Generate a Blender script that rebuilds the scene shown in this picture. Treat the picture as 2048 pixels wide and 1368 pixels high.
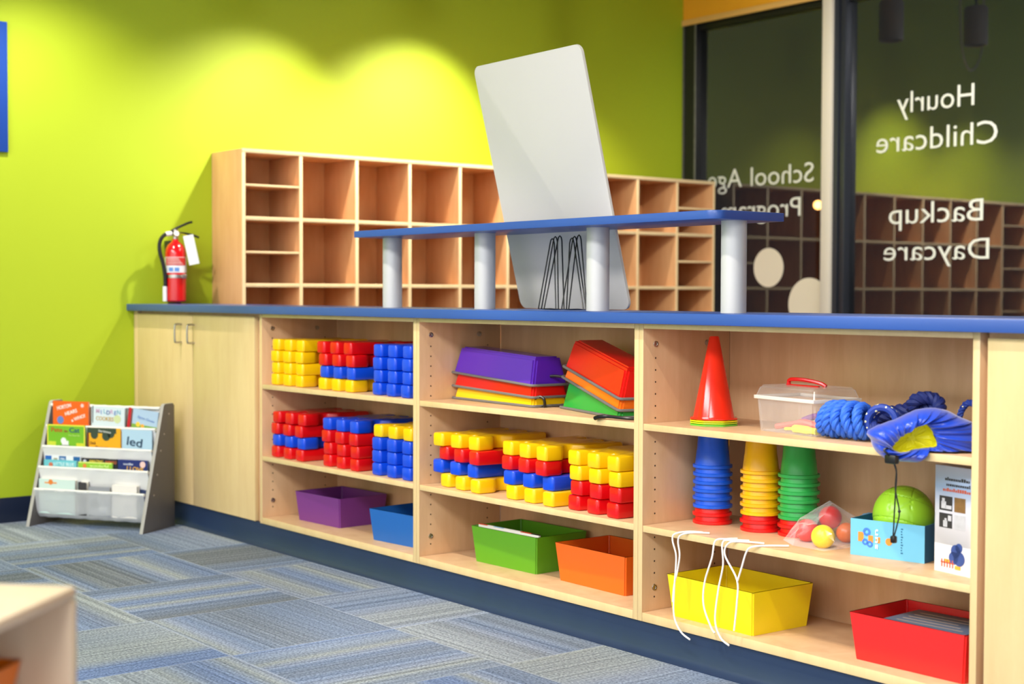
import bpy, bmesh, math, random
from mathutils import Vector, Matrix, Euler
PI = math.pi
S = bpy.context.scene
for o in list(bpy.data.objects): bpy.data.objects.remove(o)
C = S.collection
R = math.radians

# ------------------------------------------------------------------ camera
fwd = Vector((-0.78449353, 0.61926338, -0.03290549))
rgt = Vector((0.61952728, 0.78497053, 0.00268551))
upv = Vector((-0.02749288, 0.01827908, 0.99945486))
cd = bpy.data.cameras.new('camera'); cam = bpy.data.objects.new('camera', cd); C.objects.link(cam)
cam.matrix_world = Matrix(((rgt.x, upv.x, -fwd.x, 6.0544), (rgt.y, upv.y, -fwd.y, -2.6661), (rgt.z, upv.z, -fwd.z, 0.9571), (0, 0, 0, 1)))
cd.sensor_width = 36; cd.lens = 51.378
cd.dof.use_dof = True; cd.dof.focus_distance = 3.95; cd.dof.aperture_fstop = 3.2
S.camera = cam
S.view_settings.view_transform = 'Standard'; S.view_settings.look = 'None'
S.view_settings.exposure = 0.6; S.view_settings.gamma = 1.0
S.view_settings.use_curve_mapping = False
# night outside the windows
W = bpy.data.worlds.new('night'); S.world = W; W.use_nodes = True
W.node_tree.nodes['Background'].inputs[0].default_value = (0.010, 0.011, 0.013, 1)
W.node_tree.nodes['Background'].inputs[1].default_value = 1.0

# ------------------------------------------------------------------ lights
def spot(loc, aim, power, angle, blend, col=(1, .93, .82), rad=.028):
    l = bpy.data.lights.new('spot_light', 'SPOT'); l.energy = power; l.spot_size = R(angle); l.spot_blend = blend
    l.color = col; l.shadow_soft_size = rad
    o = bpy.data.objects.new('spot_light', l); C.objects.link(o); o.location = loc
    o.rotation_euler = (Vector(aim) - Vector(loc)).to_track_quat('-Z', 'Y').to_euler()
    return o
def area(loc, sx, sy, power, col=(1, 1, 1), rot=(0, 0, 0)):  # soft fill light added under the ceiling, out of view
    l = bpy.data.lights.new('ceiling_fill_light', 'AREA'); l.shape = 'RECTANGLE'; l.size = sx; l.size_y = sy
    l.energy = power; l.color = col
    o = bpy.data.objects.new('ceiling_fill_light', l); C.objects.link(o); o.location = loc; o.rotation_euler = rot
    return o
HEADS = [  # lamp position, aim, watts, cone, blend
    ((.66, .83, 2.42), (.0, .45, 1.0), 88, 92, 1.0),
    ((.70, 1.62, 2.50), (.0, 1.40, 1.22), 150, 84, 1.0),
    ((.62, 2.35, 2.46), (.15, 2.5, .95), 44, 80, 1.0),
    ((2.75, 1.35, 2.62), (1.5, 3.36, 1.35), 110, 74, .8),  # extra lamp added to brighten the window lettering
    ((.72, -.75, 2.50), (.0, -.25, 1.10), 66, 84, .9),
    ((2.1, -1.30, 2.55), (1.95, .0, .25), 80, 54, .5),
    ((3.3, -1.30, 2.55), (3.3, .0, .25), 80, 54, .5),
    ((4.7, -1.45, 2.55), (4.6, .0, .25), 80, 56, .5),
]
for h in HEADS: spot(*h)
area((2.8, -3.9, 3.05), 2.8, 1.2, 155, (.97, .98, 1))
area((6.2, -4.0, 3.05), 2.8, 1.2, 155, (.97, .98, 1))
area((3.0, 1.9, 3.05), 1.6, .8, 30, (1, .96, .9))

# ------------------------------------------------------------------ materials
def srgb(r, g, b):
    f = lambda c: ((c / 255) / 12.92) if c / 255 <= .04045 else (((c / 255) + .055) / 1.055) ** 2.4
    return (f(r), f(g), f(b), 1)
MC = {}
def mat(name, col, rough=.5, metal=0, spec=.5, bump=0, bscale=200, noise=0, nscale=6, coat=0, sss=0, emit=0):
    if name in MC: return MC[name]
    m = bpy.data.materials.new(name); m.use_nodes = True; nt = m.node_tree; b = nt.nodes['Principled BSDF']
    b.inputs['Base Color'].default_value = col; b.inputs['Roughness'].default_value = rough
    b.inputs['Metallic'].default_value = metal; b.inputs['Specular IOR Level'].default_value = spec
    if coat: b.inputs['Coat Weight'].default_value = coat; b.inputs['Coat Roughness'].default_value = .08
    if emit: b.inputs['Emission Color'].default_value = col; b.inputs['Emission Strength'].default_value = emit
    tc = nt.nodes.new('ShaderNodeTexCoord')
    n = nt.nodes.new('ShaderNodeTexNoise'); n.inputs['Scale'].default_value = nscale; n.inputs['Detail'].default_value = 4
    nt.links.new(tc.outputs['Object'], n.inputs['Vector'])
    mx = nt.nodes.new('ShaderNodeMix'); mx.data_type = 'RGBA'; mx.blend_type = 'MULTIPLY'
    v = 1 - max(noise, .03)
    mx.inputs['A'].default_value = col; mx.inputs['B'].default_value = (v, v, v, 1)
    nt.links.new(n.outputs['Fac'], mx.inputs['Factor']); nt.links.new(mx.outputs['Result'], b.inputs['Base Color'])
    if bump:
        n2 = nt.nodes.new('ShaderNodeTexNoise'); n2.inputs['Scale'].default_value = bscale
        nt.links.new(tc.outputs['Object'], n2.inputs['Vector'])
        bp = nt.nodes.new('ShaderNodeBump'); bp.inputs['Strength'].default_value = bump; bp.inputs['Distance'].default_value = .001
        nt.links.new(n2.outputs['Fac'], bp.inputs['Height']); nt.links.new(bp.outputs['Normal'], b.inputs['Normal'])
    MC[name] = m; return m

def wood(name, c1, c2, rough=.38):
    m = bpy.data.materials.new(name); m.use_nodes = True; nt = m.node_tree; b = nt.nodes['Principled BSDF']
    tc = nt.nodes.new('ShaderNodeTexCoord'); mp = nt.nodes.new('ShaderNodeMapping')
    mp.inputs['Scale'].default_value = (9, 9, 1.6)
    n = nt.nodes.new('ShaderNodeTexNoise'); n.inputs['Scale'].default_value = 2.2; n.inputs['Detail'].default_value = 7; n.inputs['Distortion'].default_value = .5
    n2 = nt.nodes.new('ShaderNodeTexNoise'); n2.inputs['Scale'].default_value = 16; n2.inputs['Detail'].default_value = 3
    r = nt.nodes.new('ShaderNodeValToRGB'); r.color_ramp.elements[0].position = .3; r.color_ramp.elements[1].position = .72
    r.color_ramp.elements[0].color = c2; r.color_ramp.elements[1].color = c1
    mx = nt.nodes.new('ShaderNodeMix'); mx.data_type = 'RGBA'; mx.blend_type = 'MULTIPLY'; mx.inputs['B'].default_value = (.93, .92, .9, 1)
    nt.links.new(tc.outputs['Object'], mp.inputs[0]); nt.links.new(mp.outputs[0], n.inputs['Vector']); nt.links.new(mp.outputs[0], n2.inputs['Vector'])
    nt.links.new(n.outputs['Fac'], r.inputs[0]); nt.links.new(r.outputs[0], mx.inputs['A']); nt.links.new(n2.outputs['Fac'], mx.inputs['Factor'])
    nt.links.new(mx.outputs['Result'], b.inputs['Base Color']); b.inputs['Roughness'].default_value = rough
    return m
M_maple = wood('maple_laminate', srgb(226, 188, 146), srgb(213, 171, 128))
M_edge = wood('maple_edge', srgb(230, 202, 148), srgb(222, 191, 137))
M_cubby = wood('cubby_maple', srgb(228, 178, 126), srgb(216, 160, 108))
M_cubedge = wood('cubby_edge', srgb(244, 220, 172), srgb(238, 210, 160))
M_blue = mat('blue_laminate', srgb(46, 82, 154), .32, noise=.05)
M_green = mat('green_wall_paint', (.40, .52, .010, 1), .62, noise=.04, nscale=2, bump=.08, bscale=300)
M_orange = mat('orange_paint', srgb(250, 176, 36), .6)
M_paint = mat('pale_wall_paint', (.84, .82, .79, 1), .7)
M_ceil = mat('ceiling_paint', (.30, .31, .31, 1), .8)
M_navy = mat('navy_vinyl_base', srgb(36, 54, 84), .38, noise=.25, nscale=9)
M_dark = mat('dark_frame', srgb(22, 23, 25), .4)
M_alu = mat('brushed_aluminium', (.42, .44, .47, 1), .35, metal=.85)
M_steel = mat('steel', (.50, .47, .43, 1), .32, metal=1)
M_post = mat('silver_post_paint', srgb(200, 199, 196), .4, metal=.1)
M_white = mat('white_plastic', srgb(236, 234, 228), .4)
M_board = mat('white_board_laminate', srgb(226, 219, 211), .5)
M_black = mat('black_wire', srgb(14, 13, 13), .35)
M_rack = mat('grey_rack_board', srgb(104, 99, 95), .5)
M_rackedge = mat('pale_rack_edge', srgb(172, 168, 160), .5)
M_red = mat('red_plastic', srgb(214, 8, 14), .22)
M_hole = mat('dark_hole', srgb(70, 48, 32), .8)
def plastic(n, r, g, b, rough=.2): return mat(n, srgb(r, g, b), rough)
P_Y = plastic('block_yellow', 250, 200, 10, .25); P_R = plastic('block_red', 215, 10, 18, .25); P_B = plastic('block_blue', 12, 72, 214, .25)
M_vinyl = mat('white_window_vinyl', srgb(236, 238, 226), .6)
M_cream = mat('cream_window_vinyl', srgb(235, 225, 200), .7)

def schlick(nt, f0=0.0):
    lw = nt.nodes.new('ShaderNodeLayerWeight'); lw.inputs['Blend'].default_value = .5
    p = nt.nodes.new('ShaderNodeMath'); p.operation = 'POWER'; p.inputs[1].default_value = 4.0
    nt.links.new(lw.outputs['Facing'], p.inputs[0])
    m = nt.nodes.new('ShaderNodeMapRange'); m.inputs['To Min'].default_value = f0; m.inputs['To Max'].default_value = 1.0
    nt.links.new(p.outputs[0], m.inputs['Value']); return m.outputs[0]
def mixed_clear(name, tint, clear, rough=.1, white=.1):
    m = bpy.data.materials.new(name); m.use_nodes = True; nt = m.node_tree; b = nt.nodes['Principled BSDF']
    b.inputs['Base Color'].default_value = tint; b.inputs['Roughness'].default_value = rough
    t = nt.nodes.new('ShaderNodeBsdfTransparent'); t.inputs[0].default_value = (1, 1, 1, 1)
    mx = nt.nodes.new('ShaderNodeMixShader'); fr = schlick(nt)
    mr = nt.nodes.new('ShaderNodeMapRange'); mr.inputs['To Min'].default_value = 1 - clear; mr.inputs['To Max'].default_value = 1
    mr.clamp = True
    nt.links.new(fr, mr.inputs['Value']); nt.links.new(mr.outputs[0], mx.inputs[0])
    nt.links.new(t.outputs[0], mx.inputs[1]); nt.links.new(b.outputs[0], mx.inputs[2])
    nt.links.new(mx.outputs[0], nt.nodes['Material Output'].inputs[0])
    return m
M_clearbox = mixed_clear('frosted_clear_plastic', srgb(235, 230, 225), .90, .12)
M_clearrim = mixed_clear('frosted_clear_rim', srgb(240, 232, 222), .40, .15)
M_bagfilm = mixed_clear('clear_bag_film', (.9, .9, .9, 1), .965, .06)
M_sling = mixed_clear('white_sling_fabric', srgb(236, 234, 232), .06, .7)
M_slingthin = mixed_clear('sheer_sling_fabric', srgb(225, 225, 225), .42, .6)

def glass_mat():
    m = bpy.data.materials.new('window_glass'); m.use_nodes = True; nt = m.node_tree
    b = nt.nodes['Principled BSDF']; nt.nodes.remove(b)
    g = nt.nodes.new('ShaderNodeBsdfGlossy'); g.inputs['Roughness'].default_value = 0.008; g.inputs['Color'].default_value = (1, 1, 1, 1)
    t = nt.nodes.new('ShaderNodeBsdfTransparent'); t.inputs[0].default_value = (.78, .82, .8, 1)
    fr = schlick(nt, .14)
    mx = nt.nodes.new('ShaderNodeMixShader')
    nt.links.new(fr, mx.inputs[0]); nt.links.new(t.outputs[0], mx.inputs[1]); nt.links.new(g.outputs[0], mx.inputs[2])
    nt.links.new(mx.outputs[0], nt.nodes['Material Output'].inputs[0])
    return m
M_glass = glass_mat()

def carpet():
    m = bpy.data.materials.new('striped_carpet_tiles'); m.use_nodes = True; nt = m.node_tree; b = nt.nodes['Principled BSDF']
    N = nt.nodes.new; L = nt.links.new
    def math_(op, a, c=None, d=None):
        n = N('ShaderNodeMath'); n.operation = op
        for i, v in enumerate((a, c, d)):
            if v is None: continue
            if isinstance(v, (int, float)): n.inputs[i].default_value = v
            else: L(v, n.inputs[i])
        return n.outputs[0]
    g = N('ShaderNodeNewGeometry'); sp = N('ShaderNodeSeparateXYZ'); L(g.outputs['Position'], sp.inputs[0])
    T = .515
    X = math_('DIVIDE', math_('ADD', sp.outputs[0], 20 * T - .015), T); Y = math_('DIVIDE', math_('ADD', sp.outputs[1], 20 * T - .155), T)
    ix = math_('FLOOR', X); iy = math_('FLOOR', Y); fx = math_('FRACT', X); fy = math_('FRACT', Y)
    par = math_('MODULO', math_('ADD', ix, iy), 2)
    # coordinate across the stripes, alternating from tile to tile
    u = math_('ADD', math_('MULTIPLY', fx, par), math_('MULTIPLY', fy, math_('SUBTRACT', 1, par)))
    w = math_('ADD', math_('MULTIPLY', fy, par), math_('MULTIPLY', fx, math_('SUBTRACT', 1, par)))
    cid = N('ShaderNodeCombineXYZ'); L(ix, cid.inputs[0]); L(iy, cid.inputs[1])
    wn = N('ShaderNodeTexWhiteNoise'); wn.noise_dimensions = '3D'; L(cid.outputs[0], wn.inputs['Vector'])
    off = math_('MULTIPLY', wn.outputs['Value'], 37.0)
    def n1(scale, detail, rough=.5, wamt=0.0):
        cv = N('ShaderNodeCombineXYZ'); L(math_('ADD', u, off), cv.inputs[0]); L(off, cv.inputs[1])
        L(math_('MULTIPLY', w, wamt), cv.inputs[2])
        n = N('ShaderNodeTexNoise'); n.inputs['Scale'].default_value = scale; n.inputs['Detail'].default_value = detail
        n.inputs['Roughness'].default_value = rough; L(cv.outputs[0], n.inputs['Vector']); return n.outputs['Fac']
    band = n1(1.9, .0)
    r = N('ShaderNodeValToRGB'); cr = r.color_ramp; cr.interpolation = 'LINEAR'
    cols = [(.30, srgb(124, 130, 136)), (.42, srgb(128, 143, 168)), (.50, srgb(146, 156, 174)), (.57, srgb(158, 164, 163)), (.66, srgb(120, 138, 172))]
    cr.elements[0].position, cr.elements[0].color = cols[0]; cr.elements[1].position, cr.elements[1].color = cols[-1]
    for p, c in cols[1:-1]:
        e = cr.elements.new(p); e.color = c
    L(band, r.inputs[0])
    fine = n1(40, 1.5, .6, 0.0)
    r2 = N('ShaderNodeValToRGB'); r2.color_ramp.elements[0].position = .30; r2.color_ramp.elements[0].color = (.55, .56, .58, 1)
    r2.color_ramp.elements[1].position = .64; r2.color_ramp.elements[1].color = (1.1, 1.1, 1.09, 1)
    L(fine, r2.inputs[0])
    mx = N('ShaderNodeMix'); mx.data_type = 'RGBA'; mx.blend_type = 'MULTIPLY'; mx.inputs['Factor'].default_value = .85
    L(r.outputs[0], mx.inputs['A']); L(r2.outputs[0], mx.inputs['B'])
    # yarn speckle
    n3 = N('ShaderNodeTexNoise'); n3.inputs['Scale'].default_value = 150; n3.inputs['Detail'].default_value = 3; L(g.outputs['Position'], n3.inputs['Vector'])
    r3 = N('ShaderNodeValToRGB'); r3.color_ramp.elements[0].position = .36; r3.color_ramp.elements[0].color = (.45, .46, .5, 1)
    r3.color_ramp.elements[1].position = .62; r3.color_ramp.elements[1].color = (1.3, 1.3, 1.3, 1); L(n3.outputs['Fac'], r3.inputs[0])
    m2 = N('ShaderNodeMix'); m2.data_type = 'RGBA'; m2.blend_type = 'MULTIPLY'; m2.inputs['Factor'].default_value = .75
    L(mx.outputs['Result'], m2.inputs['A']); L(r3.outputs[0], m2.inputs['B'])
    # thin pale seams
    e1 = math_('MINIMUM', math_('MINIMUM', fx, fy), math_('MINIMUM', math_('SUBTRACT', 1, fx), math_('SUBTRACT', 1, fy)))
    seam = math_('LESS_THAN', e1, .006)
    m3 = N('ShaderNodeMix'); m3.data_type = 'RGBA'; L(math_('MULTIPLY', seam, .30), m3.inputs['Factor'])
    L(m2.outputs['Result'], m3.inputs['A']); m3.inputs['B'].default_value = srgb(190, 198, 212)
    L(m3.outputs['Result'], b.inputs['Base Color']); b.inputs['Roughness'].default_value = .95; b.inputs['Specular IOR Level'].default_value = .1
    bp = N('ShaderNodeBump'); bp.inputs['Strength'].default_value = .5; bp.inputs['Distance'].default_value = .003
    L(fine, bp.inputs['Height']); L(bp.outputs['Normal'], b.inputs['Normal'])
    return m
M_carpet = carpet()

# ------------------------------------------------------------------ mesh helpers
def nb(): return bmesh.new()
def merge(bm, t, M=None, mi=0):
    if M is not None: bmesh.ops.transform(t, matrix=M, verts=t.verts)
    for f in t.faces: f.material_index = mi
    me = bpy.data.meshes.new('tmp'); t.to_mesh(me); t.free(); bm.from_mesh(me); bpy.data.meshes.remove(me)
def box(bm, x0, x1, y0, y1, z0, z1, bev=0, mi=0, M=None, seg=2):
    t = bmesh.new(); bmesh.ops.create_cube(t, size=1)
    for v in t.verts:
        v.co = Vector((x0 + (v.co.x + .5) * (x1 - x0), y0 + (v.co.y + .5) * (y1 - y0), z0 + (v.co.z + .5) * (z1 - z0)))
    if bev: bmesh.ops.bevel(t, geom=t.edges[:] , offset=bev, segments=seg, affect='EDGES', profile=.5)
    merge(bm, t, M, mi)
def lathe(bm, prof, seg=32, mi=0, M=None, cap=True):
    t = bmesh.new(); rings = []
    for r, z in prof:
        rings.append([t.verts.new((r * math.cos(2 * PI * i / seg), r * math.sin(2 * PI * i / seg), z)) for i in range(seg)] if r > 1e-6 else [t.verts.new((0, 0, z))])
    for a, b in zip(rings, rings[1:]):
        for i in range(seg):
            j = (i + 1) % seg
            if len(a) == 1 and len(b) == 1: continue
            if len(a) == 1: t.faces.new((a[0], b[i], b[j]))
            elif len(b) == 1: t.faces.new((a[i], b[0], a[j]))
            else: t.faces.new((a[i], a[j], b[j], b[i]))
    if cap:
        for rg in (rings[0], rings[-1]):
            if len(rg) > 2: t.faces.new(rg)
    bmesh.ops.recalc_face_normals(t, faces=t.faces)
    merge(bm, t, M, mi)
def frames(pts, closed):
    n = len(pts); tan = []
    for i in range(n):
        a = pts[(i - 1) % n] if (closed or i > 0) else pts[i]; b = pts[(i + 1) % n] if (closed or i < n - 1) else pts[i]
        tan.append((b - a).normalized())
    nv = tan[0].orthogonal().normalized(); out = []
    for i in range(n):
        nv = (nv - tan[i] * nv.dot(tan[i]))
        nv = nv.normalized() if nv.length > 1e-8 else tan[i].orthogonal().normalized()
        out.append((nv.copy(), tan[i].cross(nv).normalized()))
    return out
def tube(bm, pts, r, seg=8, mi=0, closed=False, M=None):
    pts = [Vector(p) for p in pts]; fr = frames(pts, closed); t = bmesh.new(); rings = []
    for i, (p, (a, b)) in enumerate(zip(pts, fr)):
        rr = r[i] if isinstance(r, (list, tuple)) else r
        rings.append([t.verts.new(p + (a * math.cos(2 * PI * k / seg) + b * math.sin(2 * PI * k / seg)) * rr) for k in range(seg)])
    m = len(rings)
    for i in range(m if closed else m - 1):
        A = rings[i]; B = rings[(i + 1) % m]
        sh = 0
        if closed and i == m - 1:
            sh = min(range(seg), key=lambda s: (A[0].co - B[s].co).length)
        for k in range(seg):
            t.faces.new((A[k], A[(k + 1) % seg], B[(k + 1 + sh) % seg], B[(k + sh) % seg]))
    if not closed:
        t.faces.new(rings[0]); t.faces.new(rings[-1])
    bmesh.ops.recalc_face_normals(t, faces=t.faces)
    merge(bm, t, M, mi)
def smooth(pts, n=6, closed=False):
    P = [Vector(p) for p in pts]; out = []; m = len(P)
    for i in range(m if closed else m - 1):
        if closed: p0, p1, p2, p3 = P[i - 1], P[i], P[(i + 1) % m], P[(i + 2) % m]
        else: p0 = P[max(i - 1, 0)]; p1 = P[i]; p2 = P[i + 1]; p3 = P[min(i + 2, m - 1)]
        for k in range(n):
            t = k / n
            out.append(.5 * ((2 * p1) + (p2 - p0) * t + (2 * p0 - 5 * p1 + 4 * p2 - p3) * t * t + (3 * p1 - p0 - 3 * p2 + p3) * t ** 3))
    if not closed: out.append(P[-1])
    return out
def rope(bm, pts, Rr, pitch, closed=False, mi=0, strands=3, seg=8):
    """laid rope: strands twisted round a path"""
    P = [Vector(p) for p in pts]; fr = frames(P, closed); L = [0]
    for a, b in zip(P, P[1:]): L.append(L[-1] + (b - a).length)
    tot = L[-1] + ((P[0] - P[-1]).length if closed else 0)
    turns = tot / pitch
    if closed: turns = max(1, round(turns))
    for s in range(strands):
        q = []
        for p, (a, b), l in zip(P, fr, L):
            th = 2 * PI * (turns * l / tot + s / strands)
            q.append(p + (a * math.cos(th) + b * math.sin(th)) * Rr * .5)
        tube(bm, q, Rr * .56, seg, mi, closed)
def prism(bm, poly, z0, z1, vbev=0, hbev=0, mi=0, M=None, seg=2):
    t = bmesh.new(); lo = [t.verts.new((x, y, z0)) for x, y in poly]; hi = [t.verts.new((x, y, z1)) for x, y in poly]
    n = len(poly); t.faces.new(lo[::-1]); t.faces.new(hi); ve = []
    for i in range(n):
        f = t.faces.new((lo[i], lo[(i + 1) % n], hi[(i + 1) % n], hi[i]))
    bmesh.ops.recalc_face_normals(t, faces=t.faces)
    if vbev:
        ve = [e for e in t.edges if abs(e.verts[0].co.z - e.verts[1].co.z) > 1e-6]
        bmesh.ops.bevel(t, geom=ve, offset=vbev, segments=3, affect='EDGES', profile=.5, clamp_overlap=True)
    if hbev:
        he = [e for e in t.edges if abs(e.verts[0].co.z - e.verts[1].co.z) < 1e-6 and len(e.link_faces) == 2 and any(abs(abs(f.normal.z) - 1) < .01 for f in e.link_faces) and not all(abs(abs(f.normal.z) - 1) < .01 for f in e.link_faces)]
        bmesh.ops.bevel(t, geom=he, offset=hbev, segments=seg, affect='EDGES', profile=.5, clamp_overlap=True)
    merge(bm, t, M, mi)
def obj(name, bm, mats, parent=None, sm=True, loc=None, rot=None):
    me = bpy.data.meshes.new(name); bm.to_mesh(me); bm.free()
    for m in (mats if isinstance(mats, (list, tuple)) else [mats]): me.materials.append(m)
    if sm:
        for p in me.polygons: p.use_smooth = True
        me.set_sharp_from_angle(angle=R(35))
    o = bpy.data.objects.new(name, me); C.objects.link(o)
    if parent: o.parent = parent
    if loc: o.location = loc
    if rot: o.rotation_euler = rot
    return o
def tag(o, label=None, cat=None, group=None, kind=None):
    if label: o['label'] = label
    if cat: o['category'] = cat
    if group: o['group'] = group
    if kind: o['kind'] = kind
    return o
def thing(name, label, cat, loc=(0, 0, 0), rotz=0, group=None):
    o = bpy.data.objects.new(name, None); C.objects.link(o); o.location = loc; o.rotation_euler = (0, 0, rotz)
    o.empty_display_size = .05
    return tag(o, label, cat, group)
def copy_tree(o, parent=None):
    c = o.copy(); C.objects.link(c)
    if parent: c.parent = parent
    for ch in list(o.children): copy_tree(ch, c)
    return c
def struct(name, bm, m, **k): return tag(obj(name, bm, m, **k), kind='structure')

def text_bm(s, width=None, cap=None, depth=.0008, thin=0.0, size=None, bold=False):
    """flat lettering in the XZ plane, centred on x, baseline z=0, facing -y"""
    cu = bpy.data.curves.new('t', 'FONT'); cu.body = s; cu.align_x = 'CENTER'; cu.offset = thin; cu.extrude = depth
    cu.resolution_u = 3
    to = bpy.data.objects.new('t', cu); C.objects.link(to)
    dg = bpy.context.evaluated_depsgraph_get(); ev = to.evaluated_get(dg); me = ev.to_mesh()
    t = bmesh.new(); t.from_mesh(me); ev.to_mesh_clear(); bpy.data.objects.remove(to); bpy.data.curves.remove(cu)
    xs = [v.co.x for v in t.verts]; x0, x1 = min(xs), max(xs)
    sy = cap / .729 if cap else (size or 1); sx = width / (x1 - x0) if width else sy
    cx = (x0 + x1) / 2
    for v in t.verts: v.co = Vector(((v.co.x - cx) * sx, -v.co.z, v.co.y * sy))
    bmesh.ops.reverse_faces(t, faces=t.faces) if False else None
    return t
def add_text(bm, s, x, z, y, width=None, cap=None, mi=0, rot=0, thin=0.0, size=None):
    t = text_bm(s, width, cap, thin=thin, size=size)
    M = Matrix.Translation((x, y, z)) @ Matrix.Rotation(rot, 4, 'Y')
    merge(bm, t, M, mi)

# ------------------------------------------------------------------ room
RX, RY0, RY1, RZ = 8.6, -5.4, 3.365, 3.1
b = nb(); box(b, -.0, RX, RY0, RY1, -.05, 0); struct('floor', b, M_carpet, sm=False)
b = nb(); box(b, -.12, RX, RY0, RY1 + .12, RZ, RZ + .05); struct('ceiling', b, M_ceil, sm=False)
b = nb(); box(b, -.12, 0, RY0, RY1 + .12, -.05, RZ); struct('wall_left', b, M_green, sm=False)
b = nb(); box(b, RX, RX + .1, RY0, RY1 + .12, -.05, RZ); struct('wall_right', b, M_paint, sm=False)
b = nb(); box(b, -.12, RX + .1, RY0 - .1, RY0, -.05, RZ); struct('wall_front', b, M_paint, sm=False)
# window wall: sill wall below, header above
b = nb(); box(b, 0, RX, RY1, RY1 + .12, -.05, .42); box(b, 4.3, RX, RY1, RY1 + .12, .42, RZ)
box(b, 0, 4.3, RY1, RY1 + .12, 2.53, RZ); struct('wall_back', b, M_orange, sm=False)
b = nb(); box(b, -.01, 4.3, RY1 - .012, RY1, 2.50, 2.533, .003); struct('trim_1', b, mat('pale_header_trim', srgb(240, 190, 110), .5))
# frame
b = nb()
box(b, 0.002, .105, RY1 + .0, RY1 + .10, .42, 2.53, .004)          # black jamb
box(b, .105, 4.3, RY1 + .02, RY1 + .10, 2.47, 2.53, .003)
box(b, .105, 4.3, RY1 + .02, RY1 + .10, .42, .47, .003)
o = struct('window_1', b, M_dark)
b = nb(); box(b, .004, .012, RY1 - .006, RY1, .42, 2.53); box(b, .094, .106, RY1 - .004, RY1 + .002, .42, 2.53, .002)
obj('window_trim', b, mat('worn_silver_edge', srgb(150, 148, 145), .4, metal=.6, noise=.5, nscale=40), o)
b = nb(); box(b, 1.048, 1.110, RY1 - .03, RY1 + .09, .42, 2.53, .003); obj('mullion', b, mat('pale_mullion', srgb(222, 214, 198), .5), o)
b = nb(); box(b, 1.110, 1.140, RY1 - .012, RY1 + .09, .42, 2.53, .003); box(b, 1.146, 1.180, RY1 - .002, RY1 + .09, .42, 2.53, .004)
obj('window_frame', b, mat('dark_bronze_frame', srgb(60, 64, 74), .35, metal=.5), o)
for n, (x0, x1) in enumerate(((.106, 1.048), (1.182, 4.3))):
    b = nb(); t = bmesh.new()
    vs = [t.verts.new(c) for c in ((x0, RY1 + .045, .47), (x1, RY1 + .045, .47), (x1, RY1 + .045, 2.47), (x0, RY1 + .045, 2.47))]; t.faces.new(vs)
    merge(b, t); obj('window_pane', b, M_glass, o, sm=False)
# cove base
b = nb(); box(b, 0, .006, RY0, -.002, 0, .105, .002); struct('baseboard_left', b, mat('navy_wall_base', srgb(28, 38, 62), .4))
b = nb(); box(b, .297, RX, RY1 - .006, RY1, 0, .105, .002); struct('baseboard_back', b, M_navy)

# vinyl lettering on the inside of the glass, readable from outside
GY = RY1 + .0445
def lettering(s, cx, zb, width, cap, label):
    t = text_bm(s, width, cap, depth=.0004 / 1, thin=-.004); bm = nb()
    merge(bm, t, Matrix.Translation((cx, GY - .001, zb)) @ Matrix.Rotation(PI, 4, 'Z'))
    tag(obj('window_lettering', bm, M_vinyl, sm=False), label, 'lettering', 'white words on the window')
lettering('Hourly', 1.693, 1.865, .445, .112, 'white vinyl word Hourly, seen reversed, top word on the right window pane')
lettering('Childcare', 1.695, 1.676, .70, .115, 'white vinyl word Childcare, seen reversed, second word on the right window pane')
lettering('Backup', 1.70, 1.313, .545, .112, 'white vinyl word Backup, seen reversed, third word on the right window pane')
lettering('Daycare', 1.703, 1.130, .61, .106, 'white vinyl word Daycare, seen reversed, lowest word on the right window pane')
lettering('School', .715, 1.558, .445, .110, 'white vinyl word School, seen reversed, upper word on the left window pane')
lettering('Age', .295, 1.558, .26, .110, 'white vinyl word Age, seen reversed, partly behind the end of the cubby unit')
lettering('Program', .56, 1.38, .58, .108, 'white vinyl word Program, seen reversed, cut by the raised blue shelf')
for cx, cz, r, lb in ((.628, 1.105, .107, 'smaller cream vinyl dot on the window beside the rightmost silver post'),
                      (.915, .905, .142, 'larger cream vinyl dot low on the window beside the pale mullion')):
    bm = nb(); lathe(bm, [(r, -.0005), (r, .0005)], 48, M=Matrix.Translation((cx, GY - .002, cz)) @ Matrix.Rotation(PI / 2, 4, 'X'))
    tag(obj('window_dot', bm, M_cream, sm=False), lb, 'window sticker', 'cream dots on the window')

# small amber street light far outside
bm = nb(); t = bmesh.new(); bmesh.ops.create_uvsphere(t, u_segments=16, v_segments=10, radius=.035); merge(bm, t)
st = thing('street_lamp', 'small amber lamp glowing in the dark outside the left window pane', 'street lamp', (-1.834, 6.758, -.05))
obj('lamp_globe', bm, mat('amber_glow', (1, .45, .12, 1), .5, emit=6), st, loc=(0, 0, 1.743))
bm = nb(); tube(bm, [(0, 0, 0), (0, 0, 1.70)], .012, 8); box(bm, -.05, .05, -.05, .05, 0, .02)
obj('lamp_post', bm, M_dark, st)
b = nb(); box(b, -9, RX, RY1 + .12, 12, -.12, -.05); struct('ground_outside', b, mat('dark_asphalt', (.02, .02, .022, 1), .9), sm=False)

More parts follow.
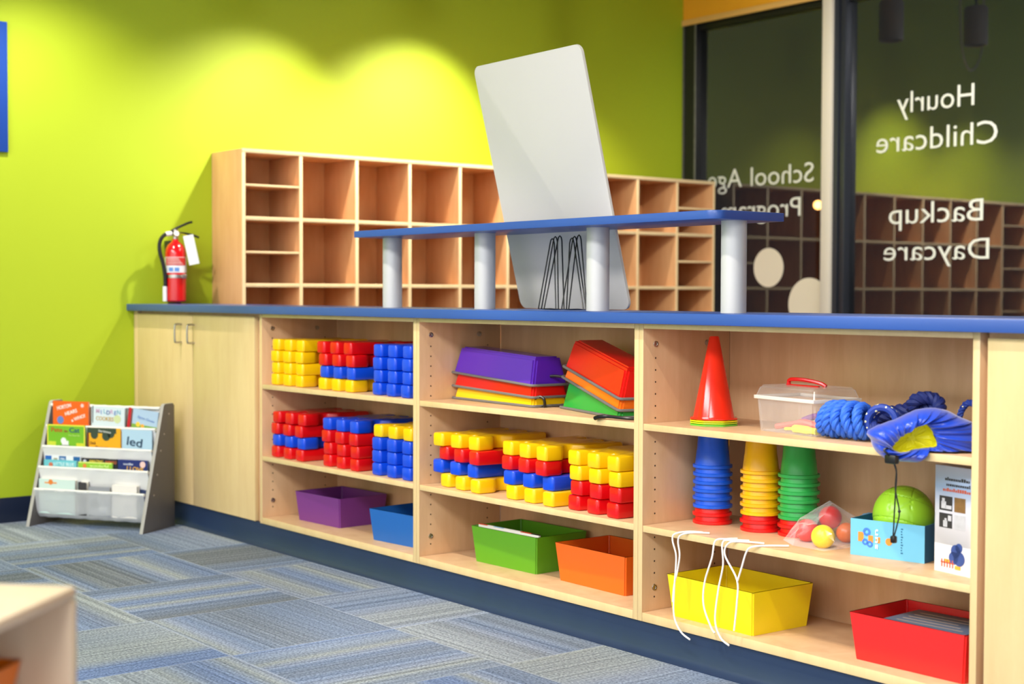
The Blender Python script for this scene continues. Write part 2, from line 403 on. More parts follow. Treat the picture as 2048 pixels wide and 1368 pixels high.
# ------------------------------------------------------------------ track heads (some seen mirrored in the window, one added for the lettering)
M_lampbody = mat('lamp_body_grey', srgb(150, 146, 138), .5)
for i, h in enumerate(HEADS):
    p = Vector(h[0]); d = (Vector(h[1]) - p).normalized()
    lb = ['cylindrical ceiling spotlight aimed at the wall above the fire extinguisher', 'cylindrical ceiling spotlight aimed at the bright green wall above the cubbies',
          'cylindrical ceiling spotlight over the far end of the cubbies', 'added cylindrical spotlight brightening the window lettering', 'cylindrical ceiling spotlight aimed at the green wall above the book rack',
          'cylindrical ceiling spotlight over the leftmost open cabinet', 'cylindrical ceiling spotlight over the middle open cabinet', 'cylindrical ceiling spotlight over the rightmost open cabinet'][i]
    th = thing('spotlight', lb, 'spotlight', (p.x, p.y, RZ), 0, 'ceiling spotlights')
    Mh = Matrix.Translation(p - Vector((p.x, p.y, RZ)))
    bm = nb(); lathe(bm, [(.062, .0), (.070, -.004), (.072, .012), (.072, .22), (.062, .235), (0, .235)], 32, M=Mh, cap=False); lathe(bm, [(.062, .0), (.060, .03), (0, .035)], 28, M=Mh, cap=False)
    obj('lamp_body', bm, M_lampbody, th)
    top = Mh @ Vector((0, 0, .235))
    bm = nb(); tube(bm, [top, (0, 0, -.02)], .008, 8); box(bm, -.03, .03, -.08, .08, -.03, 0, .004); obj('lamp_stem', bm, M_dark, th)
    h3 = [l for l in bpy.data.objects if l.type == 'LIGHT' and (l.location - p).length < 1e-4][0]
    h3.location = p + Vector((0, 0, -.012))

bm = nb(); tube(bm, smooth([(.30, .95, RZ), (.302, .952, 2.7), (.30, .99, 2.52), (.31, 1.10, 2.44), (.32, 1.20, 2.53), (.318, 1.23, 2.75), (.315, 1.235, RZ)], 8), .006, 6)
tag(obj('ceiling_cord', bm, mat('pale_cord', srgb(210, 206, 196), .6)), 'pale cord hanging in a loop from the ceiling, mirrored in the window', 'cord')
# ------------------------------------------------------------------ casework
ZB, ZT, CT = .0875, .9088, .029
T = .0175
CW = 1.04; X0 = 1.1405
# navy cove base under the cabinets
bm = nb(); box(bm, .0, 5.5, .006, .30, 0, ZB)
t = bmesh.new(); prof = [(.006, .06), (.004, .02), (-.004, .008), (-.016, .002), (-.016, 0), (.02, 0), (.02, .06)]
a = [t.verts.new((0.002, y, z)) for y, z in prof]; c = [t.verts.new((5.5, y, z)) for y, z in prof]
for i in range(len(prof)):
    j = (i + 1) % len(prof); t.faces.new((a[i], a[j], c[j], c[i]))
t.faces.new(a); t.faces.new(c[::-1]); bmesh.ops.recalc_face_normals(t, faces=t.faces); merge(bm, t)
o = obj('plinth', bm, M_navy); tag(o, 'long navy vinyl plinth with flared foot under the row of maple cabinets', 'plinth')
# countertop
bm = nb(); box(bm, .002, 5.5, -.034, .352, ZT - CT, ZT, .0025)
tag(obj('countertop', bm, M_blue), 'long bright blue laminate countertop on the maple cabinets', 'countertop')

def door_handle(par, x):
    bm = nb()
    pts = [(x, 0, .828), (x, -.022, .828), (x, -.030, .820), (x, -.030, .762), (x, -.022, .754), (x, 0, .754)]
    tube(bm, smooth(pts, 4), .0042, 10); obj('handle', bm, M_steel, par)
def cabinet(x0, x1, doors, label, fill=0.0):
    th = thing('storage_cabinet', label, 'cabinet', (x0, 0, ZB))
    w = x1 - x0; H = ZT - CT - ZB
    bm = nb(); box(bm, 0, w, .019, .352, 0, H, .001); obj('cabinet_body', bm, M_maple, th)
    if fill:
        bm = nb(); box(bm, 0, fill - .002, .001, .019, 0, H, .001); obj('filler_strip', bm, M_edge, th)
    for (a, c, hx) in doors:
        dr = obj('door', (lambda q: (box(q, a - x0, c - x0, 0, .018, .002, H - .012, .0015), q)[1])(nb()), M_edge, th)
        if hx is not None:
            q = nb(); x = hx - x0
            pts = [(x, .001, .828 - ZB), (x, -.022, .828 - ZB), (x, -.030, .820 - ZB), (x, -.030, .762 - ZB), (x, -.022, .754 - ZB), (x, .001, .754 - ZB)]
            tube(q, smooth(pts, 4), .0042, 10); obj('handle', q, M_steel, dr)
    return th
cabinet(.002, X0 - T, [(.038, .573, .475), (.577, 1.1, .590)], 'closed maple cabinet with two doors beside the green wall', .036)
cabinet(X0 + 3 * CW + T / 2, 5.5, [(X0 + 3 * CW + T, 4.86, None), (4.865, 5.49, None)], 'closed maple cabinet at the right edge of the picture')

def open_unit(x0, label, first=False):
    th = thing('open_cabinet', label, 'cabinet', (x0, 0, ZB), 0, 'open maple cabinets under the blue countertop')
    H = ZT - CT - ZB; D = .352
    for s in (0, 1):
        xa = .0 if s == 0 else CW - T; xb = xa + T - .0004
        if s == 0: xa += .0004
        bm = nb(); box(bm, xa, xb, 0, D - .022, 0, H, .0006, 1); 
        for f in bm.faces:
            if abs(f.normal.x) > .9: f.material_index = 0
        xf = xb if s == 0 else xa; dx = .0004 if s == 0 else -.0004
        for yy in (.045, .275):
            z = .06
            while z < H - .09:
                t = bmesh.new(); bmesh.ops.create_circle(t, cap_ends=True, radius=.0026, segments=10)
                merge(bm, t, Matrix.Translation((xf + dx, yy, z)) @ Matrix.Rotation(PI / 2, 4, 'Y'), 2); z += .032
        sp = obj('side_panel', bm, [M_maple, M_edge, M_hole], th)
        for yy, zz in ((.045, H - .055), (.24, H - .055), (.045, .085)):
            q = nb(); lathe(q, [(.0085, 0), (.008, .003), (.004, .0035), (.003, .0015), (0, .0015)], 16, M=Matrix.Translation((xf, yy, zz)) @ Matrix.Rotation((1 if s == 0 else -1) * PI / 2, 4, 'Y'), cap=False)
            obj('screw', q, M_steel, sp)
    bm = nb(); box(bm, T, CW - T, .330, D, 0, H, .0005); obj('back_panel', bm, M_maple, th)
    def sh(name, za, zb):
        bm = nb(); box(bm, T + .0006, CW - T - .0006, .001 if name == 'shelf' else 0, .329, za, zb, .0008, 0)
        for f in bm.faces:
            if f.normal.y < -.8: f.material_index = 1
        obj(name, bm, [M_maple, M_edge], th)
    sh('bottom_panel', 0, .111 - ZB); sh('shelf', .3435 - T - ZB, .3435 - ZB); sh('shelf', .6145 - T - ZB, .6145 - ZB)
    sh('top_panel', .866 - ZB, H)
    return th
open_unit(X0, 'leftmost open maple cabinet, stacked with blocks on two shelves')
open_unit(X0 + CW, 'middle open maple cabinet with purple block set, mixed blocks and two bins')
open_unit(X0 + 2 * CW, 'rightmost open maple cabinet with cone, cup stacks and blue bag')

# raised shelf on silver posts
rs = thing('raised_shelf', 'narrow raised blue shelf on four silver posts above the countertop', 'shelf', (1.76, .03, ZT))
bm = nb(); w, d = 1.71, .255; rr = .035
poly = [(0, 0)] + [(w - rr + rr * math.sin(a), rr - rr * math.cos(a)) for a in [i * PI / 2 / 6 for i in range(7)]] + [(w, d), (0, d)]
prism(bm, poly, 1.149 - ZT, 1.1715 - ZT, 0, .0015); obj('shelf_board', bm, M_blue, rs)
for x in (1.817, 2.347, 2.887, 3.419):
    bm = nb(); lathe(bm, [(.0335, 0), (.0335, 1.149 - ZT)], 40, M=Matrix.Translation((x - 1.76, .12, 0))); obj('post', bm, M_post, rs)

# white board leaning on the raised shelf
bw, bh = .556, .797
bm = nb(); rr = .028; poly = []
for cx, cz, a0 in ((rr, rr, 180), (bw - rr, rr, 270), (bw - rr, bh - rr, 0), (rr, bh - rr, 90)):
    poly += [(cx + rr * math.cos(R(a0 + 15 * i)), cz + rr * math.sin(R(a0 + 15 * i))) for i in range(7)]
prism(bm, poly, -.005, .005, 0, .0012, M=Matrix.Rotation(PI / 2, 4, 'X'))
for f in bm.faces:
    f.material_index = 0 if abs(f.normal.y) > .8 else 1
ob = obj('white_board', bm, [M_board, mat('bright_board_edge', srgb(245, 240, 225), .4)])
tag(ob, 'tall blank white board with rounded corners leaning against the raised blue shelf', 'board')
al, th_ = -.05, .245
bx = Vector((math.cos(al), math.sin(al), 0)); nn = Vector((math.sin(al), -math.cos(al), 0)); sv = nn * math.sin(th_) + Vector((0, 0, math.cos(th_)))
yv = sv.cross(bx)
ob.matrix_world = Matrix(((bx.x, yv.x, sv.x, 2.284), (bx.y, yv.y, sv.y, .3535), (bx.z, yv.z, sv.z, ZT + .0025), (0, 0, 0, 1)))

# wire easels
def easel(loops, label):
    xs = [p[0] for l in loops for p in l[0]]
    x0 = sum(xs) / len(xs)
    th = thing('wire_easel', label, 'easel', (x0, .2, ZT), 0, 'black wire easels on the countertop')
    for pts, ys in loops:
        (tx, tz), (lx, lz), (rx, rz) = pts; yt, yb = ys
        P = []
        w = .010; tx -= (yt - .22) * 1.24; lx -= (yb - .22) * 1.24; rx -= (yb - .22) * 1.24
        P.append((lx, yb, lz)); P.append((tx - w, yt, tz - .015)); P.append((tx - w * .6, yt, tz - .004)); P.append((tx, yt, tz)); P.append((tx + w * .6, yt, tz - .004)); P.append((tx + w, yt, tz - .015)); P.append((rx, yb, rz))
        P = [Vector(p) - Vector((x0, .2, ZT)) for p in P]
        q = nb(); path = [P[0]] + [P[0].lerp(P[1], .5)] + P[1:-1] + [P[-2].lerp(P[-1], .5)] + [P[-1]]
        tube(q, path + [P[-1].lerp(P[0], .5)], .0021, 8, closed=True)
        obj('wire_loop', q, M_black, th)
Z0 = ZT + .0024
easel([(((2.597, 1.128), (2.530, Z0), (2.614, Z0)), (.232, .20)), (((2.612, 1.134), (2.546, Z0), (2.628, Z0)), (.238, .235)), (((2.634, 1.136), (2.556, Z0), (2.650, Z0)), (.244, .16))],
      'left one of two black wire easels in front of the white board')
easel([(((2.690, 1.127), (2.664, Z0), (2.742, Z0)), (.232, .20)), (((2.703, 1.132), (2.640, Z0), (2.752, Z0)), (.238, .18)), (((2.724, 1.136), (2.676, Z0), (2.760, Z0)), (.244, .225))],
      'right one of two black wire easels, beside the third silver post')

# ------------------------------------------------------------------ cubby unit
cu = thing('cubby_unit', 'tall maple cubby unit of open compartments against the green wall', 'cubby shelf', (.0025, .378, 0))
n, cw, D, ct = 10, .296, .286, .017
Wd = n * cw; zt = 1.59; rows = [1.59, 1.2955, 1.001, .7065, .412, .1175]
def cub(name, *a):
    bm = nb(); box(bm, *a, .001)
    for f in bm.faces:
        if f.normal.x > .8: f.material_index = 1
    return obj(name, bm, [M_cubby, M_cubedge], cu)
bm = nb(); box(bm, 0, .006, .0, Wd, 0, zt); obj('back_panel', bm, M_cubby, cu)
for i in range(n + 1):
    y = i * cw
    if i == 0: cub('side_panel', .006, D, 0, ct, 0, zt)
    elif i == n: cub('side_panel', .006, D, Wd - ct, Wd, 0, zt)
    else: cub('divider', .006, D - .0006, y - ct / 2, y + ct / 2, .06, zt - ct)
cub('top_panel', .006, D + .0006, 0.0005, Wd - .0005, zt - ct + .0005, zt + .001)
for z in rows[1:]: cub('shelf', .006, D - .0012, ct, Wd - ct, z - ct, z)
for z0, z1 in zip(rows, rows[1:]):
    if z1 < .5: break
    for ya, yb in ((ct, cw - ct / 2), (Wd - cw + ct / 2, Wd - ct)):
        zm = (z0 + z1) / 2 - .010
        cub('thin_shelf', .006, D - .003, ya, yb, zm - .005, zm + .005)

# ------------------------------------------------------------------ fire extinguisher
fe = thing('fire_extinguisher', 'red fire extinguisher with white tag hung on the green wall above the countertop', 'fire extinguisher', (.088, .158, .918))
bm = nb(); r = .046
lathe(bm, [(0, .004), (r - .006, 0), (r, .006), (r, .212), (r - .003, .232), (r - .012, .250), (r - .026, .262), (.014, .268), (.014, .276), (0, .276)], 40, cap=False)
obj('cylinder', bm, mat('extinguisher_red', srgb(206, 8, 20), .2, coat=.5), fe)
def arc_band(rad, z0, z1, a0, a1, mats, parent, name, thick=.0006):
    q = nb(); t = bmesh.new(); k = 16; A = []; B = []
    for i in range(k + 1):
        a = R(a0 + (a1 - a0) * i / k); A.append(t.verts.new((rad * math.cos(a), rad * math.sin(a), z0))); B.append(t.verts.new((rad * math.cos(a), rad * math.sin(a), z1)))
    for i in range(k): t.faces.new((A[i], A[i + 1], B[i + 1], B[i]))
    merge(q, t); return obj(name, q, mats, parent)
# the camera sees it from azimuth about -28 degrees
lab = arc_band(r + .0006, .128, .196, -118, 62, mat('label_white', srgb(225, 226, 228), .4), fe, 'paper_label')
arc_band(r + .0012, .160, .194, -85, 40, mat('label_red', srgb(200, 40, 36), .4), lab, 'red_panel')
for k, zz in enumerate((.166, .173, .181, .188)): arc_band(r + .0018, zz, zz + .0025, -75, 15 - 8 * k, mat('label_print', srgb(230, 205, 195), .5), lab, 'print_line')
arc_band(r + .0016, .134, .150, -62, -38, mat('label_blue', srgb(90, 140, 205), .5), lab, 'symbol'); arc_band(r + .0016, .134, .150, -30, -6, MC['label_blue'], lab, 'symbol')
bm = nb(); lathe(bm, [(r + .002, .105), (r + .002, .119)], 40, cap=False); box(bm, r - .002, r + .012, .006, .026, .104, .121, .002)
obj('bracket_strap', bm, M_steel, fe)
bm = nb(); box(bm, -.088, -.044, -.012, .012, .02, .27, .002); box(bm, -.06, .03, -.010, .012, -.0085, -.001, .001); obj('wall_bracket', bm, M_dark, fe)
bm = nb(); lathe(bm, [(.013, .272), (.013, .290), (.017, .292), (.017, .306), (.012, .310), (.012, .318), (0, .318)], 20, cap=False)
lathe(bm, [(.012, 0), (.012, .012), (0, .012)], 16, M=Matrix.Translation((.012, -.006, .297)) @ Matrix.Rotation(R(75), 4, 'Y')); obj('valve', bm, M_steel, fe)
bm = nb(); tube(bm, smooth([(.0, -.022, .308), (0, -.006, .318), (.01, .02, .332), (.015, .055, .348), (.016, .072, .352)], 4), .0055, 8); obj('lever', bm, M_dark, fe)
bm = nb(); tube(bm, smooth([(0, .008, .304), (.01, .05, .300), (.014, .085, .292), (.014, .105, .285)], 4), .005, 8); obj('carry_handle', bm, M_dark, fe)
bm = nb(); tube(bm, smooth([(0, -.012, .299), (0, -.045, .296), (.004, -.072, .270), (.006, -.078, .225), (.010, -.062, .16), (.010, -.054, .10), (.008, -.054, .03)], 6), .0085, 10)
hs = obj('hose', bm, M_dark, fe)
bm = nb(); lathe(bm, [(.0098, -.07), (.0098, -.005)], 16, M=Matrix.Translation((.008, -.054, .073))); obj('hose_label', bm, M_white, hs)
bm = nb(); tube(bm, [(0, -.020, .300), (0, -.046, .296)], .0105, 10); obj('hose_collar', bm, M_white, fe)
bm = nb(); box(bm, -.0005, .0005, -.022, .022, -.13, 0, 0, M=Matrix.Translation((.05, .036, .292)) @ Matrix.Rotation(R(-28), 4, 'Z') @ Matrix.Rotation(R(12), 4, 'X')); obj('inspection_tag', bm, M_white, fe, sm=False)
bm = nb(); tube(bm, [(.0, .015, .302), (.02, .025, .298), (.046, .034, .290)], .0012, 6); obj('tag_tie', bm, mat('yellow_tie', srgb(230, 215, 40), .4), fe)

# blue wall panel at the left edge
bm = nb(); box(bm, .0008, .016, -1.25, -.549, 1.536, 2.07, .002)
tag(obj('wall_panel', bm, mat('deep_blue_panel', srgb(20, 70, 160), .5)), 'plain blue panel on the green wall at the left edge of the picture', 'wall panel')

# ------------------------------------------------------------------ building blocks
def block_mesh():
    w, d = .232, .285; p = .052; g = .038
    P = []
    # front edge, left to right: three prongs with notches between
    x = 0
    for i in range(3):
        x = i * (p + g); P += [(x, 0), (x + p, 0)]
        if i < 2: P += [(x + p + .005, .050), (x + p + g - .005, .050)]
    P += [(w, .062), (w - .032, .088), (w - .032, .110), (w, .145), (w, d)]
    for i in range(3):
        x = w - i * (p + g); P += [(x, d), (x - p, d)]
        if i < 2: P += [(x - p - .005, d - .052), (x - p - g + .005, d - .052)]
    P += [(0, .145), (.032, .110), (.032, .088), (0, .062)]
    Q = []
    for q in P:
        if not Q or (abs(Q[-1][0] - q[0]) + abs(Q[-1][1] - q[1])) > 1e-6: Q.append(q)
    bm = nb(); t = bmesh.new()
    prism(bm, Q, 0, .0427, .010, .007)
    for v in bm.verts: v.co.x -= w / 2; v.co.y -= d / 2
    me = bpy.data.meshes.new('building_block'); bm.to_mesh(me); bm.free()
    for q in me.polygons: q.use_smooth = True
    me.set_sharp_from_angle(angle=R(40)); return me
BM = {}
base = block_mesh()
for k, m in (('Y', P_Y), ('R', P_R), ('B', P_B)):
    me = base.copy(); me.materials.append(m); BM[k] = me
CN = {'Y': 'yellow', 'R': 'red', 'B': 'blue'}
def stack(x0, z, cols, dxs, rots, where, flips=(0, 1, 0, 1), dys=(0, .004, 0, .005)):
    pos = ['bottom', 'second from bottom', 'third from bottom', 'topmost']
    for i, c in enumerate(cols):
        o = bpy.data.objects.new('building_block', BM[c]); C.objects.link(o)
        o.location = (x0 + .118 + dxs[i], .018 + .1425 + dys[i], z + i * .0431)
        o.rotation_euler = (0, 0, R(rots[i] + (180 if flips[i] else 0)))
        tag(o, '%s plastic block, %s in the %s' % (CN[c], pos[i], where), 'toy block', 'stacked plastic building blocks')
z1, z2 = .6147, .3437
U, V = 'stack, upper shelf, leftmost open cabinet', 'stack, second shelf, leftmost open cabinet'
stack(1.187, z1, 'YYYY', (.002, -.001, .0, .002), (0, 0, 0, 0), 'left ' + U)
stack(1.532, z1, 'YBRR', (.0, .006, .003, -.018), (0, -.5, .5, 0), 'middle ' + U)
stack(1.882, z1, 'BBBB', (.003, .004, .003, .002), (-2.0, -1.5, -1, -1.0), 'right ' + U, (0, 1, 1, 0), (.0, .004, .002, .006))
stack(1.190, z2, 'RBRR', (.0, .002, -.002, .003), (0, .5, -1, 1), 'left ' + V, (1, 0, 1, 0))
stack(1.560, z2, 'RRRB', (.004, .0, -.006, -.006), (0, 0, .5, 0), 'middle ' + V, (0, 0, 1, 0))
stack(1.884, z2, 'BBBY', (.0, -.006, .0, .002), (0, .5, 0, -.5), 'right ' + V, (0, 1, 0, 0))
Vm = 'stack, second shelf, middle open cabinet'
stack(2.268, z2, 'YBRY', (.008, -.040, .0, -.030), (-5, 1, -5, 2), 'left ' + Vm, (0, 1, 1, 0), (.004, .01, .004, .004))
stack(2.600, z2, 'YBRY', (.020, .0, -.003, -.003), (-2, 1, -5, -5), 'middle ' + Vm, (1, 1, 0, 0), (.0, .006, .0, .004))
stack(2.915, z2, 'RRYY', (-.014, -.006, -.006, -.010), (-4.5, -4.5, -4, -4), 'right ' + Vm, (0, 1, 1, 0), (.004, .006, .002, .0))

# ------------------------------------------------------------------ storage bins
def bin_(cx, cy, z, wb, db, wt, dt, h, rot, m, label, name='storage_bin'):
    bm = nb(); t = bmesh.new(); th = .004
    def ring(w, d, z): return [t.verts.new((sx * w / 2, sy * d / 2, z)) for sx, sy in ((-1, -1), (1, -1), (1, 1), (-1, 1))]
    a = ring(wb, db, 0); c = ring(wt, dt, h); d_ = ring(wt - 2 * th, dt - 2 * th, h); e = ring(wb - 2 * th, db - 2 * th, th)
    t.faces.new(a[::-1]); t.faces.new(e)
    for A, B in ((a, c), (c, d_), (d_, e)):
        for i in range(4): t.faces.new((A[i], A[(i + 1) % 4], B[(i + 1) % 4], B[i]))
    bmesh.ops.recalc_face_normals(t, faces=t.faces)
    ve = [ed for ed in t.edges if abs(ed.verts[0].co.z - ed.verts[1].co.z) > .02]
    bmesh.ops.bevel(t, geom=ve, offset=.004, segments=3, affect='EDGES')
    merge(bm, t)
    return tag(obj(name, bm, m, loc=(cx, cy, z), rot=(0, 0, R(rot))), label, 'bin', 'coloured open bins on the bottom shelves')
zf = .1113
bin_(1.42, .185, zf, .268, .195, .29, .215, .108, 3, mat('purple_bin', srgb(118, 52, 132), .4), 'purple open bin on the bottom shelf of the leftmost open cabinet')
bin_(1.962, .168, zf, .275, .195, .297, .215, .108, 5, mat('blue_bin', srgb(28, 98, 178), .4), 'blue open bin beside the purple bin on the bottom shelf')
bin_(2.512, .198, zf, .290, .190, .315, .21, .113, 2, mat('green_bin', srgb(92, 160, 28), .35), 'green open bin on the bottom shelf of the middle open cabinet')
bin_(2.915, .205, zf, .290, .195, .315, .215, .112, -1, mat('orange_bin', srgb(238, 104, 20), .35), 'orange open bin beside the green bin on the bottom shelf')
bin_(3.462, .133, zf, .290, .200, .312, .222, .110, -1.5, mat('yellow_bin', srgb(246, 220, 16), .35), 'yellow open bin below the hanging white laces')
bin_(4.045, .155, zf, .288, .200, .312, .222, .110, 1, mat('red_bin', srgb(232, 36, 34), .35), 'red open bin holding printed papers, at the lower right')
# contents
bm = nb(); box(bm, -.145, .145, -.004, .004, 0, .105, .001, M=Matrix.Rotation(R(-4), 4, 'X'))
bm2 = bm
for k, (a, c, mi) in enumerate(((-.145, -.10, 1), (-.10, -.07, 0), (-.07, -.02, 2), (-.02, .06, 0), (.06, .11, 1), (.11, .145, 3))):
    box(bm, a, c, -.0045, .0045, .1052, .1072, 0, mi, M=Matrix.Rotation(R(-4), 4, 'X'))
tag(obj('card_strip', bm, [mat('card_white', srgb(232, 225, 218), .5), mat('card_red', srgb(214, 70, 48), .5), mat('card_blue', srgb(150, 185, 210), .5), M_black], loc=(2.508, .116, zf + .0098), rot=(R(0), 0, R(2))),
    'white card strip with red and blue patches standing inside the green bin', 'card')
for k, (dz, rz, c1, lb) in enumerate(((.094, 3, (120, 135, 160), 'grey blue printed sheet on top of the papers in the red bin'), (.083, -2, (196, 176, 160), 'pale brown printed sheet under the grey one in the red bin'))):
    bm = nb(); box(bm, -.115, .115, -.075, .075, 0, .010 if k else .004, .0005)
    for j in range(5): box(bm, -.09, .08 - .02 * (j % 3), -.055 + j * .024, -.050 + j * .024, (.010 if k else .004), (.010 if k else .004) + .0004, 0, 1)
    tag(obj('printed_sheet', bm, [mat('sheet%d' % k, srgb(*c1), .5, noise=.3, nscale=30), mat('sheet_print', srgb(190, 170, 150), .6)], loc=(4.062, .168, zf + dz), rot=(0, 0, R(rz))), lb, 'paper', 'papers in the red bin')
bm = nb(); box(bm, -.115, .115, -.075, .075, 0, .0765, .002); tag(obj('paper_pad', bm, mat('pad_paper', srgb(215, 205, 195), .7), loc=(4.055, .165, zf + .0055)), 'thick pad of papers lying lowest in the red bin', 'paper', 'papers in the red bin')

# ------------------------------------------------------------------ long stacking troughs
def trough(L_, wd, h, m, loc, rot, label, rope_pts=None):
    th = thing('stacking_trough', label, 'stacking tray', loc, 0, 'upside-down plastic troughs on the upper shelf')
    th.rotation_euler = tuple(R(a) for a in rot)
    bm = nb(); t = bmesh.new(); tp = .028
    def ring(l, w, z): return [t.verts.new((sx * l / 2, sy * w / 2, z)) for sx, sy in ((-1, -1), (1, -1), (1, 1), (-1, 1))]
    a = ring(L_, wd, 0); c = ring(L_ - tp, wd - tp * 1.3, h); e = ring(L_ - .008, wd - .008, 0); f = ring(L_ - tp - .008, wd - tp * 1.3 - .008, h - .004)
    t.faces.new(c); t.faces.new(f[::-1])
    for A, B in ((a, c), (e, a), (f, e)):
        for i in range(4): t.faces.new((A[i], A[(i + 1) % 4], B[(i + 1) % 4], B[i]))
    bmesh.ops.recalc_face_normals(t, faces=t.faces)
    oe = [ed for ed in t.edges if abs(ed.verts[0].co.z - ed.verts[1].co.z) > h * .5 and max(abs(v.co.x) for v in ed.verts) > L_ / 2 - .003] + [ed for ed in t.edges if all(abs(v.co.z - h) < 1e-5 for v in ed.verts)]
    bmesh.ops.bevel(t, geom=oe, offset=.011, segments=3, affect='EDGES')
    merge(bm, t); obj('trough_shell', bm, m, th)
    bm = nb(); P = []; l, w, q = L_ / 2 + .004, wd / 2 + .004, .012
    for cx, cy, a0 in ((l - q, w - q, 0), (-l + q, w - q, 90), (-l + q, -w + q, 180), (l - q, -w + q, 270)):
        P += [(cx + q * math.cos(R(a0 + 22.5 * i)), cy + q * math.sin(R(a0 + 22.5 * i)), .004) for i in range(5)]
    tube(bm, P, .0042, 8, closed=True); obj('rubber_rim', bm, mat('grey_rubber', srgb(112, 108, 104), .6), th)
    if rope_pts:
        bm = nb(); tube(bm, smooth(rope_pts, 6), .0045, 8); obj('carry_cord', bm, M_black, th)
    return th
PU = mat('trough_purple', srgb(92, 36, 178), .22); TR = mat('trough_red', srgb(224, 22, 16), .22); TY = mat('trough_yellow', srgb(246, 196, 16), .22)
TG = mat('trough_green', srgb(40, 160, 60), .22); TO = mat('trough_orange', srgb(250, 118, 24), .22)
cx, cy = 2.427, .187
trough(.452, .135, .085, TY, (cx, cy, z1), (0, 0, -4), 'yellow trough at the bottom beneath the red and purple troughs')
trough(.452, .135, .085, TR, (cx - .002, cy, z1 + .033), (0, 1.6, -4), 'red trough between the purple and yellow troughs', [(.22, -.055, .0), (.232, -.045, .006), (.246, -.04, .0), (.244, -.035, -.02), (.236, -.04, -.028)])
trough(.452, .135, .088, PU, (cx - .004, cy, z1 + .073), (0, 2.6, -4), 'long purple trough on top of the left stack of troughs', [(.225, .0, .03), (.245, .01, .032), (.28, .03, .028), (.32, .045, .01), (.34, .05, -.005)])
c2 = (2.925, .165)
trough(.40, .135, .085, TG, (c2[0], c2[1] , z1), (0, 0, -17), 'green trough at the bottom of the tilted right stack', [(-.2, -.0, .006), (-.215, -.02, .01), (-.222, -.03, .02), (-.228, -.02, .012), (-.235, -.03, .022)])
trough(.395, .135, .080, TO, (c2[0] + .005, c2[1], z1 + .056), (0, 10.5, -17), 'orange trough tilted between the red and green troughs')
trough(.395, .135, .088, TR, (c2[0] + .010, c2[1], z1 + .088), (0, 10.5, -17), 'red trough tilted on top of the right stack')
bm = nb(); tube(bm, smooth([(3.20 - .02, .045, z1 + .006), (3.15, .02, z1 + .007), (3.10, .003, z1 + .009), (3.075, -.006, z1 + .007), (3.055, -.008, z1 + .002)], 5), [.0045] * 12 + [.006] * 9, 8)
tag(obj('loose_cord', bm, M_black), 'short end of black cord lying over the front edge of the upper shelf', 'cord')

# ------------------------------------------------------------------ cones
def cone_part(m, z, label):
    th = thing('sports_cone', label, 'cone', (3.372, .128, z), 0, 'nested plastic cones')
    bm = nb(); lathe(bm, [(.0555, .003), (.0535, .008), (.0130, .214), (.010, .217), (0, .217)], 48, cap=False); obj('cone_body', bm, m, th)
    bm = nb(); n = 8; poly = [(.0665 * math.cos(2 * PI * (i + .5) / n), .0665 * math.sin(2 * PI * (i + .5) / n)) for i in range(n)]
    prism(bm, poly, 0, .0035, .004, .001); obj('cone_base', bm, m, th)
C_R = mat('cone_red', srgb(232, 44, 22), .15); C_Y = mat('cone_yellow', srgb(240, 222, 20), .2); C_G = mat('cone_green', srgb(110, 205, 60), .2); C_O = mat('cone_lime', srgb(190, 220, 40), .2)
for m, dz, lb in ((C_G, 0, 'green cone lowest in the nested cones, only its base showing'), (C_O, .0052, 'lime cone second from bottom in the nested cones, only its base showing'),
                  (C_Y, .0104, 'yellow cone directly under the red cone, only its base showing'), (C_R, .0160, 'tall glossy red cone on top of the nested cones')):
    cone_part(m, z1 + dz, lb)

# ------------------------------------------------------------------ nested cups
def cup(m, loc, label, group):
    bm = nb()
    lathe(bm, [(.049, 0), (.0522, .0003), (.0530, .0012), (.0530, .0080), (.0520, .0088), (.0470, .0092), (.0430, .046), (.0422, .047), (.0385, .096), (.0345, .1005), (0, .1005)], 44, cap=False)
    lathe(bm, [(.0485, 0), (.0455, .008), (.0370, .094), (0, .097)], 44, cap=False)
    return tag(obj('plastic_cup', bm, m, loc=loc), label, 'cup', group)
ords = ['lowest', 'second from bottom', 'third from bottom', 'fourth from bottom', 'fifth from bottom', 'sixth from bottom', 'seventh from bottom', 'topmost']
CUPR = mat('cup_red', srgb(222, 20, 18), .3)
for nm, cc, (x, y) in (('blue', (20, 90, 215), (3.315, .185)), ('yellow', (250, 188, 10), (3.478, .195)), ('green', (48, 172, 78), (3.592, .212))):
    m = mat('cup_' + nm, srgb(*cc), .3)
    protos = {}
    for i in range(8):
        red = i < 2; mm = CUPR if red else m
        lb = '%s upturned cup, %s in the %s-topped stack' % ('red' if red else nm, ords[i], nm)
        loc = (x + random.Random(i).uniform(-.001, .001), y, z2 + i * .0213)
        if red in protos:
            o = protos[red].copy(); C.objects.link(o); o.location = loc; o['label'] = lb
        else: protos[red] = cup(mm, loc, lb, 'nested upturned plastic cups')

